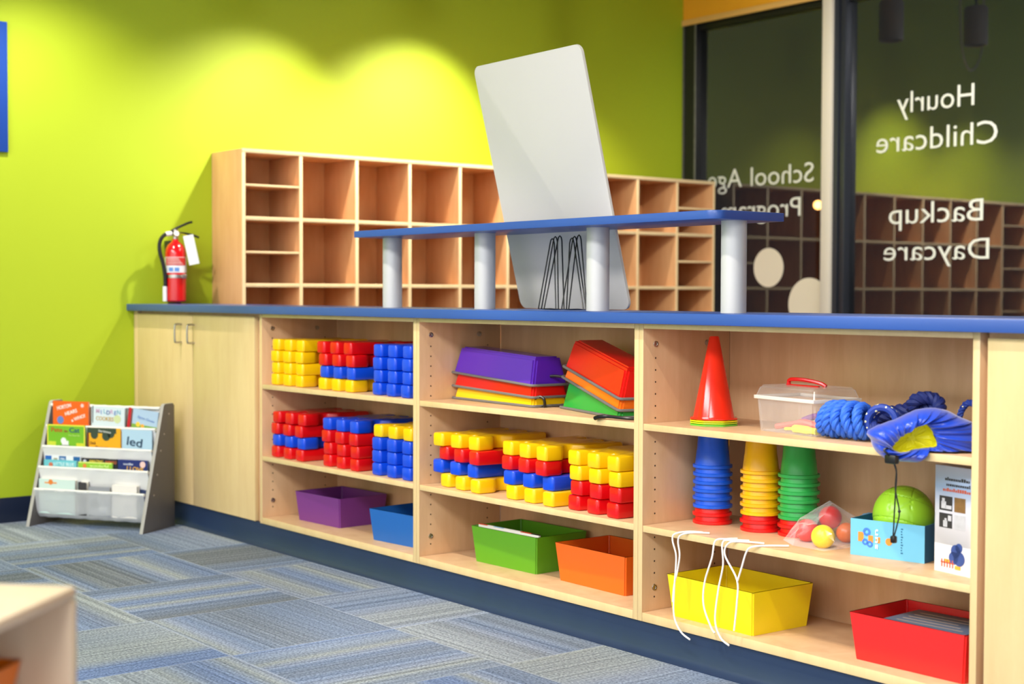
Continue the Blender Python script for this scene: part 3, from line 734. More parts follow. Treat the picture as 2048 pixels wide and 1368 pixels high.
# ------------------------------------------------------------------ clear box with red handle
cb = thing('clear_box', 'clear plastic lidded box with red handle on the upper shelf', 'box', (3.545, .10, z1), R(-9))
wb, db = .218, .145
bm = nb(); t = bmesh.new(); tk = .002
def rg(t, x0, x1, y0, y1, z): return [t.verts.new(c) for c in ((x0, y0, z), (x1, y0, z), (x1, y1, z), (x0, y1, z))]
a = rg(t, .006, wb - .006, .006, db - .006, .0); c = rg(t, 0, wb, 0, db, .083); d_ = rg(t, tk, wb - tk, tk, db - tk, .083); e = rg(t, .008, wb - .008, .008, db - .008, .002)
t.faces.new(a[::-1]); t.faces.new(e)
for A, B in ((a, c), (c, d_), (d_, e)):
    for i in range(4): t.faces.new((A[i], A[(i + 1) % 4], B[(i + 1) % 4], B[i]))
bmesh.ops.recalc_face_normals(t, faces=t.faces)
bmesh.ops.bevel(t, geom=[ed for ed in t.edges if abs(ed.verts[0].co.z - ed.verts[1].co.z) > .02], offset=.006, segments=3, affect='EDGES')
merge(bm, t); obj('box_body', bm, M_clearbox, cb)
bm = nb(); t = bmesh.new()
a = rg(t, -.003, wb + .003, -.003, db + .003, .088); c = rg(t, .006, wb - .006, .006, db - .006, .116); t.faces.new(c)
for i in range(4): t.faces.new((a[i], a[(i + 1) % 4], c[(i + 1) % 4], c[i]))
bmesh.ops.bevel(t, geom=[ed for ed in t.edges if len(ed.link_faces) == 2], offset=.006, segments=3, affect='EDGES')
merge(bm, t); ld = obj('lid', bm, M_clearbox, cb)
bm = nb(); t = bmesh.new(); 
for za in (.081, .090):
    pass
box(bm, -.004, wb + .004, -.004, 0, .081, .090, .001); box(bm, -.004, wb + .004, db, db + .004, .081, .090, .001); box(bm, -.004, 0, 0, db, .081, .090, .001); box(bm, wb, wb + .004, 0, db, .081, .090, .001)
obj('lid_rim', bm, M_clearrim, ld)
bm = nb(); tube(bm, smooth([(.055, .06, .117), (.057, .06, .128), (.075, .062, .131), (.11, .07, .130), (.15, .08, .124), (.165, .085, .117)], 5), .005, 8)
box(bm, .05, .17, .055, .062, .116, .119, .001); obj('handle', bm, M_red, ld)
def strap(pts, r, m, lb):
    bm = nb(); tube(bm, smooth(pts, 6), r, 8)
    tag(obj('balloon', bm, m, loc=(3.545, .10, z1), rot=(0, 0, R(-9))), lb, 'balloon', 'small things inside the clear box')
strap([(.045, .03, .012), (.09, .035, .02), (.14, .04, .028), (.19, .05, .018)], [.007] * 10 + [.009] * 9, mat('pink_rubber', srgb(244, 120, 110), .4), 'pink limp strip lying in the clear box')
strap([(.09, .020, .010), (.13, .022, .013), (.17, .020, .013), (.205, .022, .012)], [.004] * 5 + [.010] * 9 + [.008] * 5, mat('yellow_rubber', srgb(240, 235, 70), .4), 'yellow limp strip at the front corner of the clear box')
strap([(.10, .07, .03), (.14, .075, .042), (.17, .09, .034), (.205, .11, .016)], .008, mat('violet_rubber', srgb(160, 90, 170), .4), 'violet limp strip curving up in the clear box')
strap([(.12, .11, .010), (.16, .115, .012), (.205, .125, .012)], .008, mat('teal_rubber', srgb(70, 130, 170), .4), 'teal limp strip at the back of the clear box')

# ------------------------------------------------------------------ blue ropes
RB = mat('rope_blue', srgb(44, 104, 214), .6, bump=.4, bscale=500); RN = mat('rope_navy', srgb(26, 44, 116), .6, bump=.4, bscale=500)
rp = thing('coiled_rope', 'thick bright blue rope wrapped in a bundle beside the clear box', 'rope', (3.84, .095, z1))
for k, dx in enumerate((-.052, -.026, .0, .024, .047)):
    bm = nb(); P = []
    for i in range(40):
        a = 2 * PI * i / 40; P.append((dx + .010 * math.sin(a + k) , .036 * math.cos(a) * (1 + .05 * math.sin(k)), .047 + (.0325 + (.002 if k % 2 else 0)) * math.sin(a)))
    rope(bm, P, .0125, .045, closed=True); obj('wrap', bm, RB, rp)
bm = nb(); rope(bm, smooth([(-.06, .0, .04), (-.02, .004, .046), (.04, 0, .044), (.085, -.004, .034), (.1, -.01, .022)], 8), .014, .05); obj('core', bm, RN, rp)
rn = thing('navy_rope', 'dark navy knotted rope lying behind the bright blue rope', 'rope', (3.90, .215, z1))
bm = nb(); rope(bm, smooth([(-.09, -.0, .036), (-.05, .0, .052), (.0, .01, .066), (.05, .02, .078), (.085, .02, .07), (.1, .01, .03)], 8), .018, .06); obj('strand', bm, RN, rn)
bm = nb(); rope(bm, smooth([(-.06, .02, .02), (-.01, .03, .036), (.05, .03, .05), (.09, .03, .03)], 8), .018, .06); obj('strand', bm, RN, rn)
bm = nb(); P = [(.072 + .034 * math.cos(2 * PI * i / 40), .0 + .012 * math.sin(4 * PI * i / 40), .072 + .030 * math.sin(2 * PI * i / 40)) for i in range(40)]
rope(bm, P, .016, .05, closed=True); obj('loop', bm, RN, rn)
def fleck(name):
    m = bpy.data.materials.new(name); m.use_nodes = True; nt = m.node_tree; b_ = nt.nodes['Principled BSDF']
    tc = nt.nodes.new('ShaderNodeTexCoord'); v = nt.nodes.new('ShaderNodeTexVoronoi'); v.inputs['Scale'].default_value = 75
    nt.links.new(tc.outputs['Object'], v.inputs['Vector']); r_ = nt.nodes.new('ShaderNodeValToRGB'); r_.color_ramp.interpolation = 'CONSTANT'
    r_.color_ramp.elements[0].color = srgb(235, 235, 190); r_.color_ramp.elements[1].color = srgb(22, 56, 150); r_.color_ramp.elements[1].position = .22
    nt.links.new(v.outputs['Distance'], r_.inputs[0]); nt.links.new(r_.outputs[0], b_.inputs['Base Color']); b_.inputs['Roughness'].default_value = .6; return m
RF = fleck('flecked_rope')
bm = nb()
for q in range(4):
    P = [(.034 * math.cos(2 * PI * i / 32) * (1 - .06 * q), -.012 + q * .009, .046 + .036 * math.sin(2 * PI * i / 32) * (1 - .06 * q)) for i in range(32)]
    tube(bm, P, .009, 8, closed=True)
tag(obj('flecked_rope', bm, RF, loc=(3.935, .105, z1), rot=(0, 0, R(20))), 'blue rope with white flecks coiled behind the satin bag', 'rope')
bm = nb(); P = [(.033 * math.cos(PI * i / 24), 0, .0105 + .086 * max(math.sin(PI * i / 24), 0) ** .8) for i in range(25)]
rope(bm, P, .008, .03); tag(obj('rope_loop', bm, RF, loc=(4.085, .225, z1)), 'thin dark flecked rope arching up behind the satin bag', 'rope')

# ------------------------------------------------------------------ drawstring bag
mpx = .0010943
def bp(px, py, dn=0.0):   # design sheet of the bag, in its own upright plane
    return ((px - 1815) * mpx, (872 - py) * mpx, dn)
outer = [(1729, 867), (1744, 855), (1764, 847), (1790, 838), (1823, 822), (1856, 816), (1884, 820), (1913, 834), (1940, 846), (1958, 868), (1956, 900), (1930, 916), (1890, 926), (1827, 925), (1777, 922), (1758, 914), (1743, 898), (1737, 880)]
hole = [(1773, 896), (1776, 888), (1784, 878), (1795, 869), (1806, 862), (1815, 855), (1824, 849), (1838, 847), (1849, 857), (1854, 867), (1859, 878), (1861, 886), (1858, 892), (1845, 893), (1827, 895), (1812, 898), (1796, 903), (1783, 902)]
dg = thing('drawstring_bag', 'shiny royal blue satin drawstring bag with yellow lining hanging over the shelf edge', 'bag', (4.087, 0.0, z1))
Rv = Vector((.6195, .7850, 0)).normalized(); Nv = Vector((.785, -.6195, 0)).normalized()   # bag lies turned toward the room
def bpt(px, py, n):
    x, z, _ = bp(px, py); return Rv * x + Nv * n + Vector((0, 0, z + .649 - z1))
n = 160
def contour(poly, n):
    q = smooth([(a, c, 0) for a, c in poly], 12, True); m = len(q); return [q[int(i * m / n) % m] for i in range(n)]
co, ho = contour(outer, n), contour(hole, n)
rnd = random.Random(4); ph = [rnd.uniform(0, 6.28) for _ in range(6)]
rings = []
def ringat(s, depth, wr):
    out = []
    for i in range(n):
        a = 2 * PI * i / n; p = ho[i].lerp(co[i], s)
        w = wr * (math.sin(19 * a + ph[0]) * .6 + math.sin(33 * a + ph[1]) * .4 + math.sin(9 * a + ph[2]) * .4)
        out.append(bpt(p.x + w * 260 * .6, p.y + w * 260 * .5, depth + w))
    return out
specs = [(.0, .018, .0015), (.03, .024, .002), (.08, .028, .003), (.16, .030, .0045), (.28, .034, .005), (.42, .037, .005), (.57, .036, .0045), (.72, .030, .004), (.86, .020, .003), (.95, .008, .002), (1.0, -.006, .0015), (.97, -.026, .001), (.88, -.04, .0), (.7, -.05, 0), (.4, -.054, 0), (.1, -.055, 0)]
off = {}
t = bmesh.new(); prev = None
def hug(v):   # the back of the bag rests on the shelf
    v = v.copy()
    if v.y > -.002 and v.z < .004: v.z = .004 + .0005
    v.x = min(v.x, 4.2412 - 4.087)
    return v
for s, d_, wr in specs:
    cur = [t.verts.new(hug(q)) for q in ringat(s, d_ + .012, wr * 1.5)]
    if prev:
        for i in range(n): t.faces.new((prev[i], prev[(i + 1) % n], cur[(i + 1) % n], cur[i]))
    prev = cur
t.faces.new(prev); bmesh.ops.recalc_face_normals(t, faces=t.faces)
bm = nb(); merge(bm, t)
M_satin = mat('blue_satin', srgb(8, 66, 196), .3, noise=.1, nscale=20); M_satin.node_tree.nodes['Principled BSDF'].inputs['Sheen Weight'].default_value = .4
obj('bag_cloth', bm, M_satin, dg)
t = bmesh.new(); prev = None
for s, d_ in ((.0, .028), (-.02, .016), (-.12, .006), (-.4, .0), (-.8, -.004)):
    cur = []
    for i in range(n):
        a = 2 * PI * i / n; c_ = Vector((1818, 878, 0)); p = ho[i].lerp(c_, -s) + Vector((0, 0, 0))
        cur.append(t.verts.new(bpt(p.x, p.y, d_ + .002 * math.sin(7 * a + s * 9) + .0015 * math.sin(13 * a))))
    if prev:
        for i in range(n): t.faces.new((prev[i], prev[(i + 1) % n], cur[(i + 1) % n], cur[i]))
    prev = cur
t.faces.new(prev); bmesh.ops.recalc_face_normals(t, faces=t.faces); bm = nb(); merge(bm, t)
obj('bag_lining', bm, mat('yellow_lining', srgb(236, 228, 30), .5), dg)
bm = nb(); A = bpt(1768, 915, .045)
tube(bm, smooth([A, bpt(1777, 940, .046), bpt(1776, 980, .046), bpt(1774, 1020, .046), bpt(1773, 1050, .046), bpt(1772, 1068, .046)], 6), .0016, 6)
tube(bm, smooth([A, bpt(1776, 935, .049), bpt(1775, 975, .049), bpt(1783, 1018, .049), bpt(1779, 1045, .049), bpt(1773, 1068, .049)], 6), .0016, 6)
box(bm, -.006, .006, -.006, .006, -.008, .008, .003, M=Matrix.Translation(bpt(1773, 1074, .047))); t = bmesh.new(); bmesh.ops.create_uvsphere(t, u_segments=10, v_segments=8, radius=.0035); merge(bm, t, Matrix.Translation(bpt(1783, 1018, .049)))
obj('drawcord', bm, M_black, dg)
bm = nb(); box(bm, -.015, .015, -.008, .008, -.010, .010, .004, M=Matrix.Translation(A)); tube(bm, smooth([A, bpt(1757, 903, .048), bpt(1752, 896, .046), bpt(1762, 893, .046), bpt(1771, 900, .046)], 5), .0022, 6); obj('cord_lock', bm, M_black, dg)

# ------------------------------------------------------------------ blue carton with ball
bb = thing('blue_carton', 'open light blue carton with orange and white print holding the green ball', 'box', (3.851, .095, z2), R(11))
w_, d_, h_ = .186, .153, .086
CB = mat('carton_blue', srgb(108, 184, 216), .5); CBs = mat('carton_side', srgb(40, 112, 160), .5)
bm = nb(); k = .0015
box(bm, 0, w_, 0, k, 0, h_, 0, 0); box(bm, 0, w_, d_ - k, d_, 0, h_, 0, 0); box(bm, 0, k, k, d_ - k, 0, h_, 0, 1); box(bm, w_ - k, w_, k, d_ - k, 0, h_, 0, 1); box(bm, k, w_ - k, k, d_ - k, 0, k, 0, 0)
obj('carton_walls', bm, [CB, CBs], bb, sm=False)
OR = mat('print_orange', srgb(238, 140, 48), .6); PB = mat('print_blue', srgb(64, 120, 214), .6); PW = mat('print_white', srgb(245, 248, 248), .6); PD = mat('print_dark_blue', srgb(40, 110, 150), .6)
fy = -.0008
bm = nb()
box(bm, .020, .034, fy, 0, .034, .056, 0, 0); box(bm, .046, .058, fy, 0, .034, .050, 0, 0); box(bm, .066, .076, fy, 0, .034, .048, 0, 0)
lathe(bm, [(.0085, -.0004), (.0085, .0004)], 20, 0, M=Matrix.Translation((.098, fy / 2, .040)) @ Matrix.Rotation(PI / 2, 4, 'X'))
for cz_ in (.034, .057):
    pass
add_text(bm, 'go', .045, .058, fy * 1.2, None, None, 1, -PI / 2, size=.026) if False else None
def ringp(cx, cz, r1, r2, mi):
    q = bmesh.new(); m = 24; A = [q.verts.new((cx + r1 * math.cos(2 * PI * i / m), fy * 1.6, cz + r1 * math.sin(2 * PI * i / m))) for i in range(m)]
    B = [q.verts.new((cx + r2 * math.cos(2 * PI * i / m), fy * 1.6, cz + r2 * math.sin(2 * PI * i / m))) for i in range(m)]
    for i in range(m): q.faces.new((A[i], A[(i + 1) % m], B[(i + 1) % m], B[i]))
    merge(bm, q, None, mi)
ringp(.042, .058, .0095, .0045, 1); ringp(.038, .034, .0075, .0035, 1); ringp(.050, .030, .0075, .0035, 1)
t = text_bm('sun', .046, .0105, depth=.0002, thin=.012); merge(bm, t, Matrix.Translation((.071, fy * 2, .043)) @ Matrix.Rotation(-PI / 2, 4, 'Y'), 2)
for i in range(10):
    zz = .016 + i * .0062; box(bm, .128, .131 + .002 * (i % 3 == 0), fy, 0, zz, zz + .0028, 0, 3)
obj('printed_mark', bm, [OR, PB, PW, PD], bb, sm=False)

bl = thing('green_ball', 'lime green play ball sitting in the light blue carton', 'ball', (3.931, .190, z2 + .092))
bm = nb(); t = bmesh.new(); bmesh.ops.create_uvsphere(t, u_segments=64, v_segments=48, radius=.0715)
def seam(v):
    q = v.normalized(); dmin = 1
    for nrm, off in SE: dmin = min(dmin, abs(q.dot(nrm) - off))
    return dmin
SE = [(Vector((1, 0, 0)), .35), (Vector((1, 0, 0)), -.35), (Vector((0, 1, .3)).normalized(), .0), (Vector((.2, .4, 1)).normalized(), .45), (Vector((.2, .4, 1)).normalized(), -.35), (Vector((-.6, .2, .75)).normalized(), .1)]
bmesh.ops.subdivide_edges(t, edges=t.edges[:], cuts=1, use_grid_fill=True)
for v in t.verts:
    q = v.co.normalized(); s_ = seam(v.co); v.co = q * (.0715 - .0026 * max(0, 1 - s_ / .022))
merge(bm, t, Matrix.Rotation(.5, 4, 'Z')); obj('ball_skin', bm, mat('lime_ball', srgb(160, 216, 50), .33), bl)

# ------------------------------------------------------------------ small balls in a clear bag
def ball(name, loc, r, m, lb, grp=None):
    bm = nb(); t = bmesh.new(); bmesh.ops.create_uvsphere(t, u_segments=32, v_segments=20, radius=r); merge(bm, t)
    return tag(obj(name, bm, m, loc=loc), lb, 'ball', grp)
G = 'small plastic balls in the clear bag'
ball('play_ball', (3.762, .103, z2 + .029), .0285, mat('ball_yellow', srgb(250, 216, 24), .35), 'yellow ball at the front of the clear bag', G)
ball('play_ball', (3.677, .145, z2 + .029), .0285, mat('ball_coral', srgb(226, 62, 60), .35), 'coral red ball at the left of the clear bag', G)
ball('play_ball', (3.708, .195, z2 + .0605), .0285, mat('ball_red', srgb(206, 20, 22), .35), 'deep red ball raised at the back of the clear bag', G)
ball('play_ball', (3.745, .212, z2 + .0255), .025, mat('ball_orange', srgb(226, 110, 40), .35), 'orange ball at the right rear of the clear bag', G)
bm = nb(); t = bmesh.new(); bmesh.ops.create_uvsphere(t, u_segments=48, v_segments=16, radius=.034)
for v in t.verts:
    q = v.co.normalized(); a = math.atan2(q.y, q.x); v.co = q * (.034 + .0015 * math.sin(a * 16) * (1 - q.z * q.z))
merge(bm, t, Matrix.Rotation(R(60), 4, 'X')); tag(obj('yarn_ball', bm, mat('grey_blue_yarn', srgb(112, 158, 190), .8), loc=(3.765, .275, z2 + .0372)), 'grey blue ribbed ball behind the light blue carton', 'ball')
bm = nb(); t = bmesh.new()
V3 = [(3.625, .115, z2 + .002), (3.70, .065, z2 + .003), (3.80, .062, z2 + .003), (3.842, .10, z2 + .022), (3.83, .18, z2 + .012), (3.80, .255, z2 + .003), (3.67, .235, z2 + .003),
      (3.672, .125, z2 + .062), (3.735, .17, z2 + .101), (3.765, .075, z2 + .062), (3.79, .13, z2 + .066), (3.80, .20, z2 + .062), (3.69, .215, z2 + .098), (3.64, .19, z2 + .05), (3.84, .13, z2 + .045), (3.7, .085, z2 + .045)]
for v in V3: t.verts.new(v)
r_ = bmesh.ops.convex_hull(t, input=t.verts[:])
bmesh.ops.delete(t, geom=list({g for g in list(r_['geom_interior']) + list(r_['geom_unused']) if isinstance(g, bmesh.types.BMVert)}), context='VERTS')
bmesh.ops.subdivide_edges(t, edges=t.edges[:], cuts=3, use_grid_fill=True)
rr_ = random.Random(3)
for v in t.verts:
    if v.co.z > z2 + .006: v.co += Vector((rr_.uniform(-.0022, .0022), rr_.uniform(-.0022, .0022), rr_.uniform(-.002, .002)))
merge(bm, t)
tag(obj('plastic_bag', bm, M_bagfilm, sm=False), 'crumpled clear plastic bag around four small balls', 'plastic bag')

# ------------------------------------------------------------------ picture box at the right
pb = thing('picture_box', 'tall printed box with small photographs at the right end of the middle shelf', 'box', (4.094, .083, z2), R(-9.3))
pw, pd, phh = .135, .035, .237
PG = bpy.data.materials.new('picture_box_print'); PG.use_nodes = True; nt = PG.node_tree; b_ = nt.nodes['Principled BSDF']
tc = nt.nodes.new('ShaderNodeTexCoord'); sp = nt.nodes.new('ShaderNodeSeparateXYZ'); nt.links.new(tc.outputs['Object'], sp.inputs[0]); r_ = nt.nodes.new('ShaderNodeValToRGB')
mm = nt.nodes.new('ShaderNodeMath'); mm.operation = 'DIVIDE'; mm.inputs[1].default_value = phh; nt.links.new(sp.outputs[2], mm.inputs[0]); nt.links.new(mm.outputs[0], r_.inputs[0])
e = r_.color_ramp.elements; e[0].position = 0; e[0].color = srgb(236, 232, 232); e[1].position = 1; e[1].color = srgb(196, 202, 216)
for p_, c_ in ((.262, (238, 235, 235)), (.268, (186, 184, 186)), (.42, (206, 202, 204)), (.6, (214, 212, 220)), (.8, (150, 172, 205)), (.92, (176, 188, 210))):
    q = e.new(p_); q.color = srgb(*c_)
nt.links.new(r_.outputs[0], b_.inputs['Base Color']); b_.inputs['Roughness'].default_value = .4
bm = nb(); box(bm, 0, pw, 0, pd, 0, phh, .0008); obj('box_shell', bm, PG, pb)
bm = nb(); f0 = -.0006
DK = mat('print_charcoal', srgb(58, 54, 56), .5, noise=.6, nscale=90); LG = mat('print_pale', srgb(214, 212, 214), .5, noise=.3, nscale=80); BR = mat('print_brown', srgb(150, 110, 60), .5, noise=.5, nscale=90)
BT = mat('print_toy_blue', srgb(62, 88, 160), .5, noise=.4, nscale=70); RD = mat('print_red', srgb(196, 90, 60), .5); YL = mat('print_amber', srgb(240, 170, 60), .5)
for (x0, x1, za, zb, mi) in ((.014, .052, .138, .170, 0), (.058, .09, .138, .170, 2), (.014, .052, .100, .132, 0), (.058, .09, .100, .132, 1)):
    box(bm, x0, x1, f0, 0, za, zb, 0, mi)
for (x0, x1, za, zb) in ((.020, .034, .142, .158), (.022, .030, .156, .165), (.032, .050, .142, .150), (.026, .038, .102, .116), (.040, .05, .116, .128), (.03, .036, .114, .121)):
    box(bm, x0, x1, f0 * 1.6, 0, za, zb, 0, 1)
for (cx, cz, rr) in ((.064, .052, .014), (.058, .036, .014), (.074, .036, .016), (.073, .060, .010)):
    lathe(bm, [(rr, -.0005), (rr, .0005)], 20, 3, M=Matrix.Translation((cx, f0, cz)) @ Matrix.Rotation(PI / 2, 4, 'X'))
for i in range(5): box(bm, .022 + i * .008, .0245 + i * .008, f0 * 2, 0, .013, .030, 0, 4)
box(bm, .020, .06, f0 * 2, 0, .022, .0245, 0, 4); box(bm, .03, .046, f0, 0, .024, .031, 0, 5); box(bm, .062, .078, f0 * 2, 0, .012, .020, 0, 5)
for j, (zz, mi, x0) in enumerate(((.205, 0, .030), (.193, 0, .034), (.181, 4, .024))):
    x = x0
    rr = random.Random(j)
    while x < .10:
        wdt = rr.uniform(.003, .0055); box(bm, x, x + wdt, f0, 0, zz, zz + rr.choice((.005, .005, .0075)), 0, mi); x += wdt + .0016
obj('printed_front', bm, [DK, LG, BR, BT, RD, YL], pb, sm=False)

# ------------------------------------------------------------------ white laces hanging from the middle shelf
ML = mat('lace_white', srgb(244, 238, 232), .7)
S_ = [
 ([(3.43, .03, z2 + .0035), (3.40, .008, z2 + .0035), (3.372, -.012, z2 - .004), (3.367, -.015, .322), (3.380, -.015, .286), (3.379, -.016, .24), (3.377, -.018, .195), (3.381, -.022, .131), (3.405, -.022, .094), (3.439, -.022, .079)], 'leftmost long white lace, its end curling over the navy plinth'),
 ([(3.45, .035, z2 + .0035), (3.418, .006, z2 + .0035), (3.394, -.012, z2 - .004), (3.386, -.014, .322), (3.392, -.014, .288), (3.384, -.013, .248), (3.375, -.016, .208), (3.374, -.020, .165)], 'second white lace from the left, ending against the yellow bin'),
 ([(3.55, .03, z2 + .0035), (3.538, .002, z2 + .0035), (3.516, -.013, z2 - .003), (3.507, -.015, .298), (3.485, -.018, .232), (3.484, -.020, .175), (3.511, -.022, .126), (3.525, -.022, .112)], 'white lace bowing left in front of the yellow bin'),
 ([(3.59, .03, z2 + .0035), (3.56, .002, z2 + .0035), (3.541, -.013, z2 - .004), (3.545, -.015, .285), (3.532, -.018, .22), (3.526, -.022, .144), (3.545, -.022, .104), (3.574, -.022, .090)], 'white lace hanging nearly straight to the plinth, middle of the bundle'),
 ([(3.64, .03, z2 + .0035), (3.585, .003, z2 + .0035), (3.560, -.012, z2 - .003), (3.551, -.015, .311), (3.592, -.015, .255), (3.596, -.019, .2), (3.590, -.022, .13)], 'white lace meeting the rightmost lace in a Y shape'),
 ([(3.70, .05, z2 + .0035), (3.665, .008, z2 + .0035), (3.635, -.010, z2 - .002), (3.621, -.014, .327), (3.608, -.016, .288), (3.596, -.018, .252)], 'rightmost white lace, running toward the clear bag of balls')]
for pts, lb in S_:
    bm = nb(); tube(bm, smooth(pts, 6), .0024, 8); tag(obj('lace', bm, ML), lb, 'lace', 'white laces hanging from the shelf')

# ------------------------------------------------------------------ book rack
RA = math.atan2(.52863574, .84884878); RL = (.159, -.524, 0)
rk = thing('book_rack', 'grey sling book rack for children standing in the corner by the green wall', 'book rack', RL, RA)
RW = .545
for s in (0, 1):
    x0 = -.016 if s == 0 else RW - .018
    bm = nb(); poly = [(-.006, 0), (.225, 0), (.225, .497), (.215, .507), (.158, .507), (.148, .500)]
    prism(bm, poly, 0, .016, 0, .0012, M=Matrix.Translation((x0, 0, 0)) @ Matrix(((0, 0, 1, 0), (1, 0, 0, 0), (0, 1, 0, 0), (0, 0, 0, 1))))
    for f in bm.faces:
        f.material_index = 0 if abs(f.normal.x) > .8 else 1
    sp_ = obj('side_panel', bm, [M_rack, M_rackedge], rk)
    if s == 1:
        for vv, zz in ((.185, .465), (.15, .385), (.125, .32), (.10, .225), (.075, .145)):
            q = nb(); lathe(q, [(.004, 0), (.0035, .001), (0, .001)], 12, M=Matrix.Translation((x0 + .016, vv, zz)) @ Matrix.Rotation(PI / 2, 4, 'Y'), cap=False); obj('screw_cap', q, M_steel, sp_)
RODS = [(.145, .489), (.113, .405), (.086, .321), (.060, .238), (.032, .150)]
for i, (v, z) in enumerate(RODS):
    bm = nb(); tube(bm, [(0.0, v, z), (RW - .018, v, z)], .0062, 12); obj('rod', bm, M_white, rk)
def sling(i, prof, m):
    bm = nb(); t = bmesh.new(); pr = smooth([(0, a, c) for a, c in prof], 5); N_ = 24; rows = []
    for j in range(N_ + 1):
        x = .001 + (RW - .020) * j / N_; rows.append([t.verts.new((x, p.y + .0016 * math.sin(j * 1.3 + k * .4), p.z + .0012 * math.sin(j * 2.1 + k * .3) * (k > 2))) for k, p in enumerate(pr)])
    for a, c in zip(rows, rows[1:]):
        for k in range(len(pr) - 1): t.faces.new((a[k], a[k + 1], c[k + 1], c[k]))
    merge(bm, t); return obj('sling', bm, m, rk)
for i, (v, z) in enumerate(RODS):
    if i == 0: sling(i, [(v - .005, z), (v, z + .006), (v + .007, z), (v + .012, z - .04), (v + .03, z - .09), (v + .038, z - .11)], M_sling)
    elif i < 4: sling(i, [(v - .0065, z + .001), (v - .002, z - .012), (v + .006, z - .04), (v + .016, z - .075), (v + .03, z - .088), (v + .045, z - .078), (v + .050, z - .04), (v + .050, z - .02)], M_sling)
    else: sling(i, [(v - .0065, z + .001), (v - .003, z - .015), (v + .006, z - .05), (v + .016, z - .095), (v + .035, z - .118), (v + .060, z - .105), (v + .066, z - .06), (v + .066, z - .02)], M_slingthin)
def book(x0, x1, row, ztop, th, col, label, marks=None, dv=.0, tilt=0, edge=(235, 228, 214)):
    v, z = RODS[row]; zb = z - (.072 if row < 4 else .10)
    b0 = thing('picture_book', label, 'book', (0, 0, 0), RA, 'picture books in the rack')
    M = Matrix.Translation(RL) @ Matrix.Rotation(RA, 4, 'Z')
    b0.location = M @ Vector(((x0 + x1) / 2, v + .0165 + dv, zb)); h = ztop - zb; w = x1 - x0
    b0.rotation_euler = (0, R(tilt), RA)
    bm = nb(); box(bm, -w / 2, w / 2, 0, .0012, 0, h); box(bm, -w / 2, w / 2, th - .0012, th, 0, h); box(bm, -w / 2, -w / 2 + .0012, 0, th, 0, h)
    obj('cover', bm, mat('cover_%d_%d_%d' % col, srgb(*col), .35), b0, sm=False)
    bm = nb(); box(bm, -w / 2 + .0012, w / 2 - .002, .0012, th - .0012, .002, h - .002); obj('pages', bm, mat('book_pages_%d' % edge[0], srgb(*edge), .7), b0, sm=False)
    if marks:
        bm = nb(); ms = []
        for mk_ in marks:
            c_ = mk_[-1]; m_ = mat('ink_%d_%d_%d' % c_, srgb(*c_), .5)
            if m_ not in ms: ms.append(m_)
            mi = ms.index(m_)
            if mk_[0] == 'r': _, xa, xb, za, zb2, _c = mk_; box(bm, xa, xb, -.0005, 0, h - za, h - zb2, 0, mi)
            elif mk_[0] == 'c': _, cx, cz, rr, _c = mk_; lathe(bm, [(rr, -.0004), (rr, .0004)], 18, mi, M=Matrix.Translation((cx, -.0005, h - cz)) @ Matrix.Rotation(PI / 2, 4, 'X'))
            elif mk_[0] == 't': _, s, cx, cz, wd, cap, rot, _c = mk_; add_text(bm, s, cx, h - cz, -.0006, wd, cap, mi, R(rot), thin=.01)
        obj('cover_print', bm, ms, b0, sm=False)
    return b0
Wt = (248, 244, 238)
book(.018, .194, 1, .507, .009, (236, 100, 22), 'orange picture book at the top left of the rack',
     [('t', 'HORTON', -.030, .030, .070, .016, -12, Wt), ('t', 'HEARS', .005, .052, .060, .016, -16, Wt), ('t', 'a WHO!', .040, .074, .070, .015, -18, Wt), ('c', -.05, .078, .016, (96, 130, 200)), ('c', .058, .016, .008, (250, 200, 190))])
book(.205, .365, 1, .490, .007, (214, 226, 230), 'white picture book with coloured letters and a black spine edge, top pocket of the rack',
     [('r', -.076, -.072, 0, .07, (40, 40, 44))] + [('t', ch, -.05 + i * .017, .028 + .004 * (i % 2), None, .018, 0, [(200, 160, 190), (90, 130, 190), (110, 170, 190), (70, 100, 160)][i % 4]) for i, ch in enumerate('MILDREN')] + [('t', 'COOKIES', -.015, .058, .085, .017, 0, (196, 160, 70)), ('c', .045, .048, .017, (205, 215, 160))], tilt=2)
book(.368, .382, 1, .491, .012, (196, 22, 40), 'thin red spined book standing in the top pocket of the rack', None, tilt=8)
book(.392, .512, 1, .482, .006, (176, 200, 222), 'pale blue picture book with yellow flowers at the top right of the rack',
     [('r', -.06, .06, .062, .082, (130, 170, 70)), ('c', -.03, .062, .010, (250, 205, 60)), ('c', -.008, .066, .008, (245, 175, 60)), ('t', 'Spot Goes', .005, .040, .08, .010, 8, (120, 150, 200))], tilt=7)
book(.010, .196, 2, .412, .008, (120, 184, 40), 'green picture book with a yellow border, second pocket of the rack',
     [('r', -.093, .093, .0, .005, (236, 226, 70)), ('r', -.093, -.088, 0, .1, (236, 226, 70)), ('r', .088, .093, 0, .1, (236, 226, 70)), ('t', 'Pete', -.045, .030, .055, .019, 0, (190, 80, 30)), ('t', 'Cat', .042, .030, .050, .020, 0, (20, 70, 110)),
      ('t', 'the', .0, .030, .018, .010, 0, (150, 60, 40)), ('t', 'The Petes Go', .04, .046, .055, .007, 0, (190, 220, 120)), ('r', -.03, .02, .084, .092, (30, 40, 90)), ('c', -.012, .066, .013, (240, 240, 240)), ('r', -.02, .012, .066, .084, (236, 236, 236)), ('r', -.085, -.05, .07, .092, (205, 215, 60)), ('r', .05, .085, .074, .092, (215, 215, 50))])
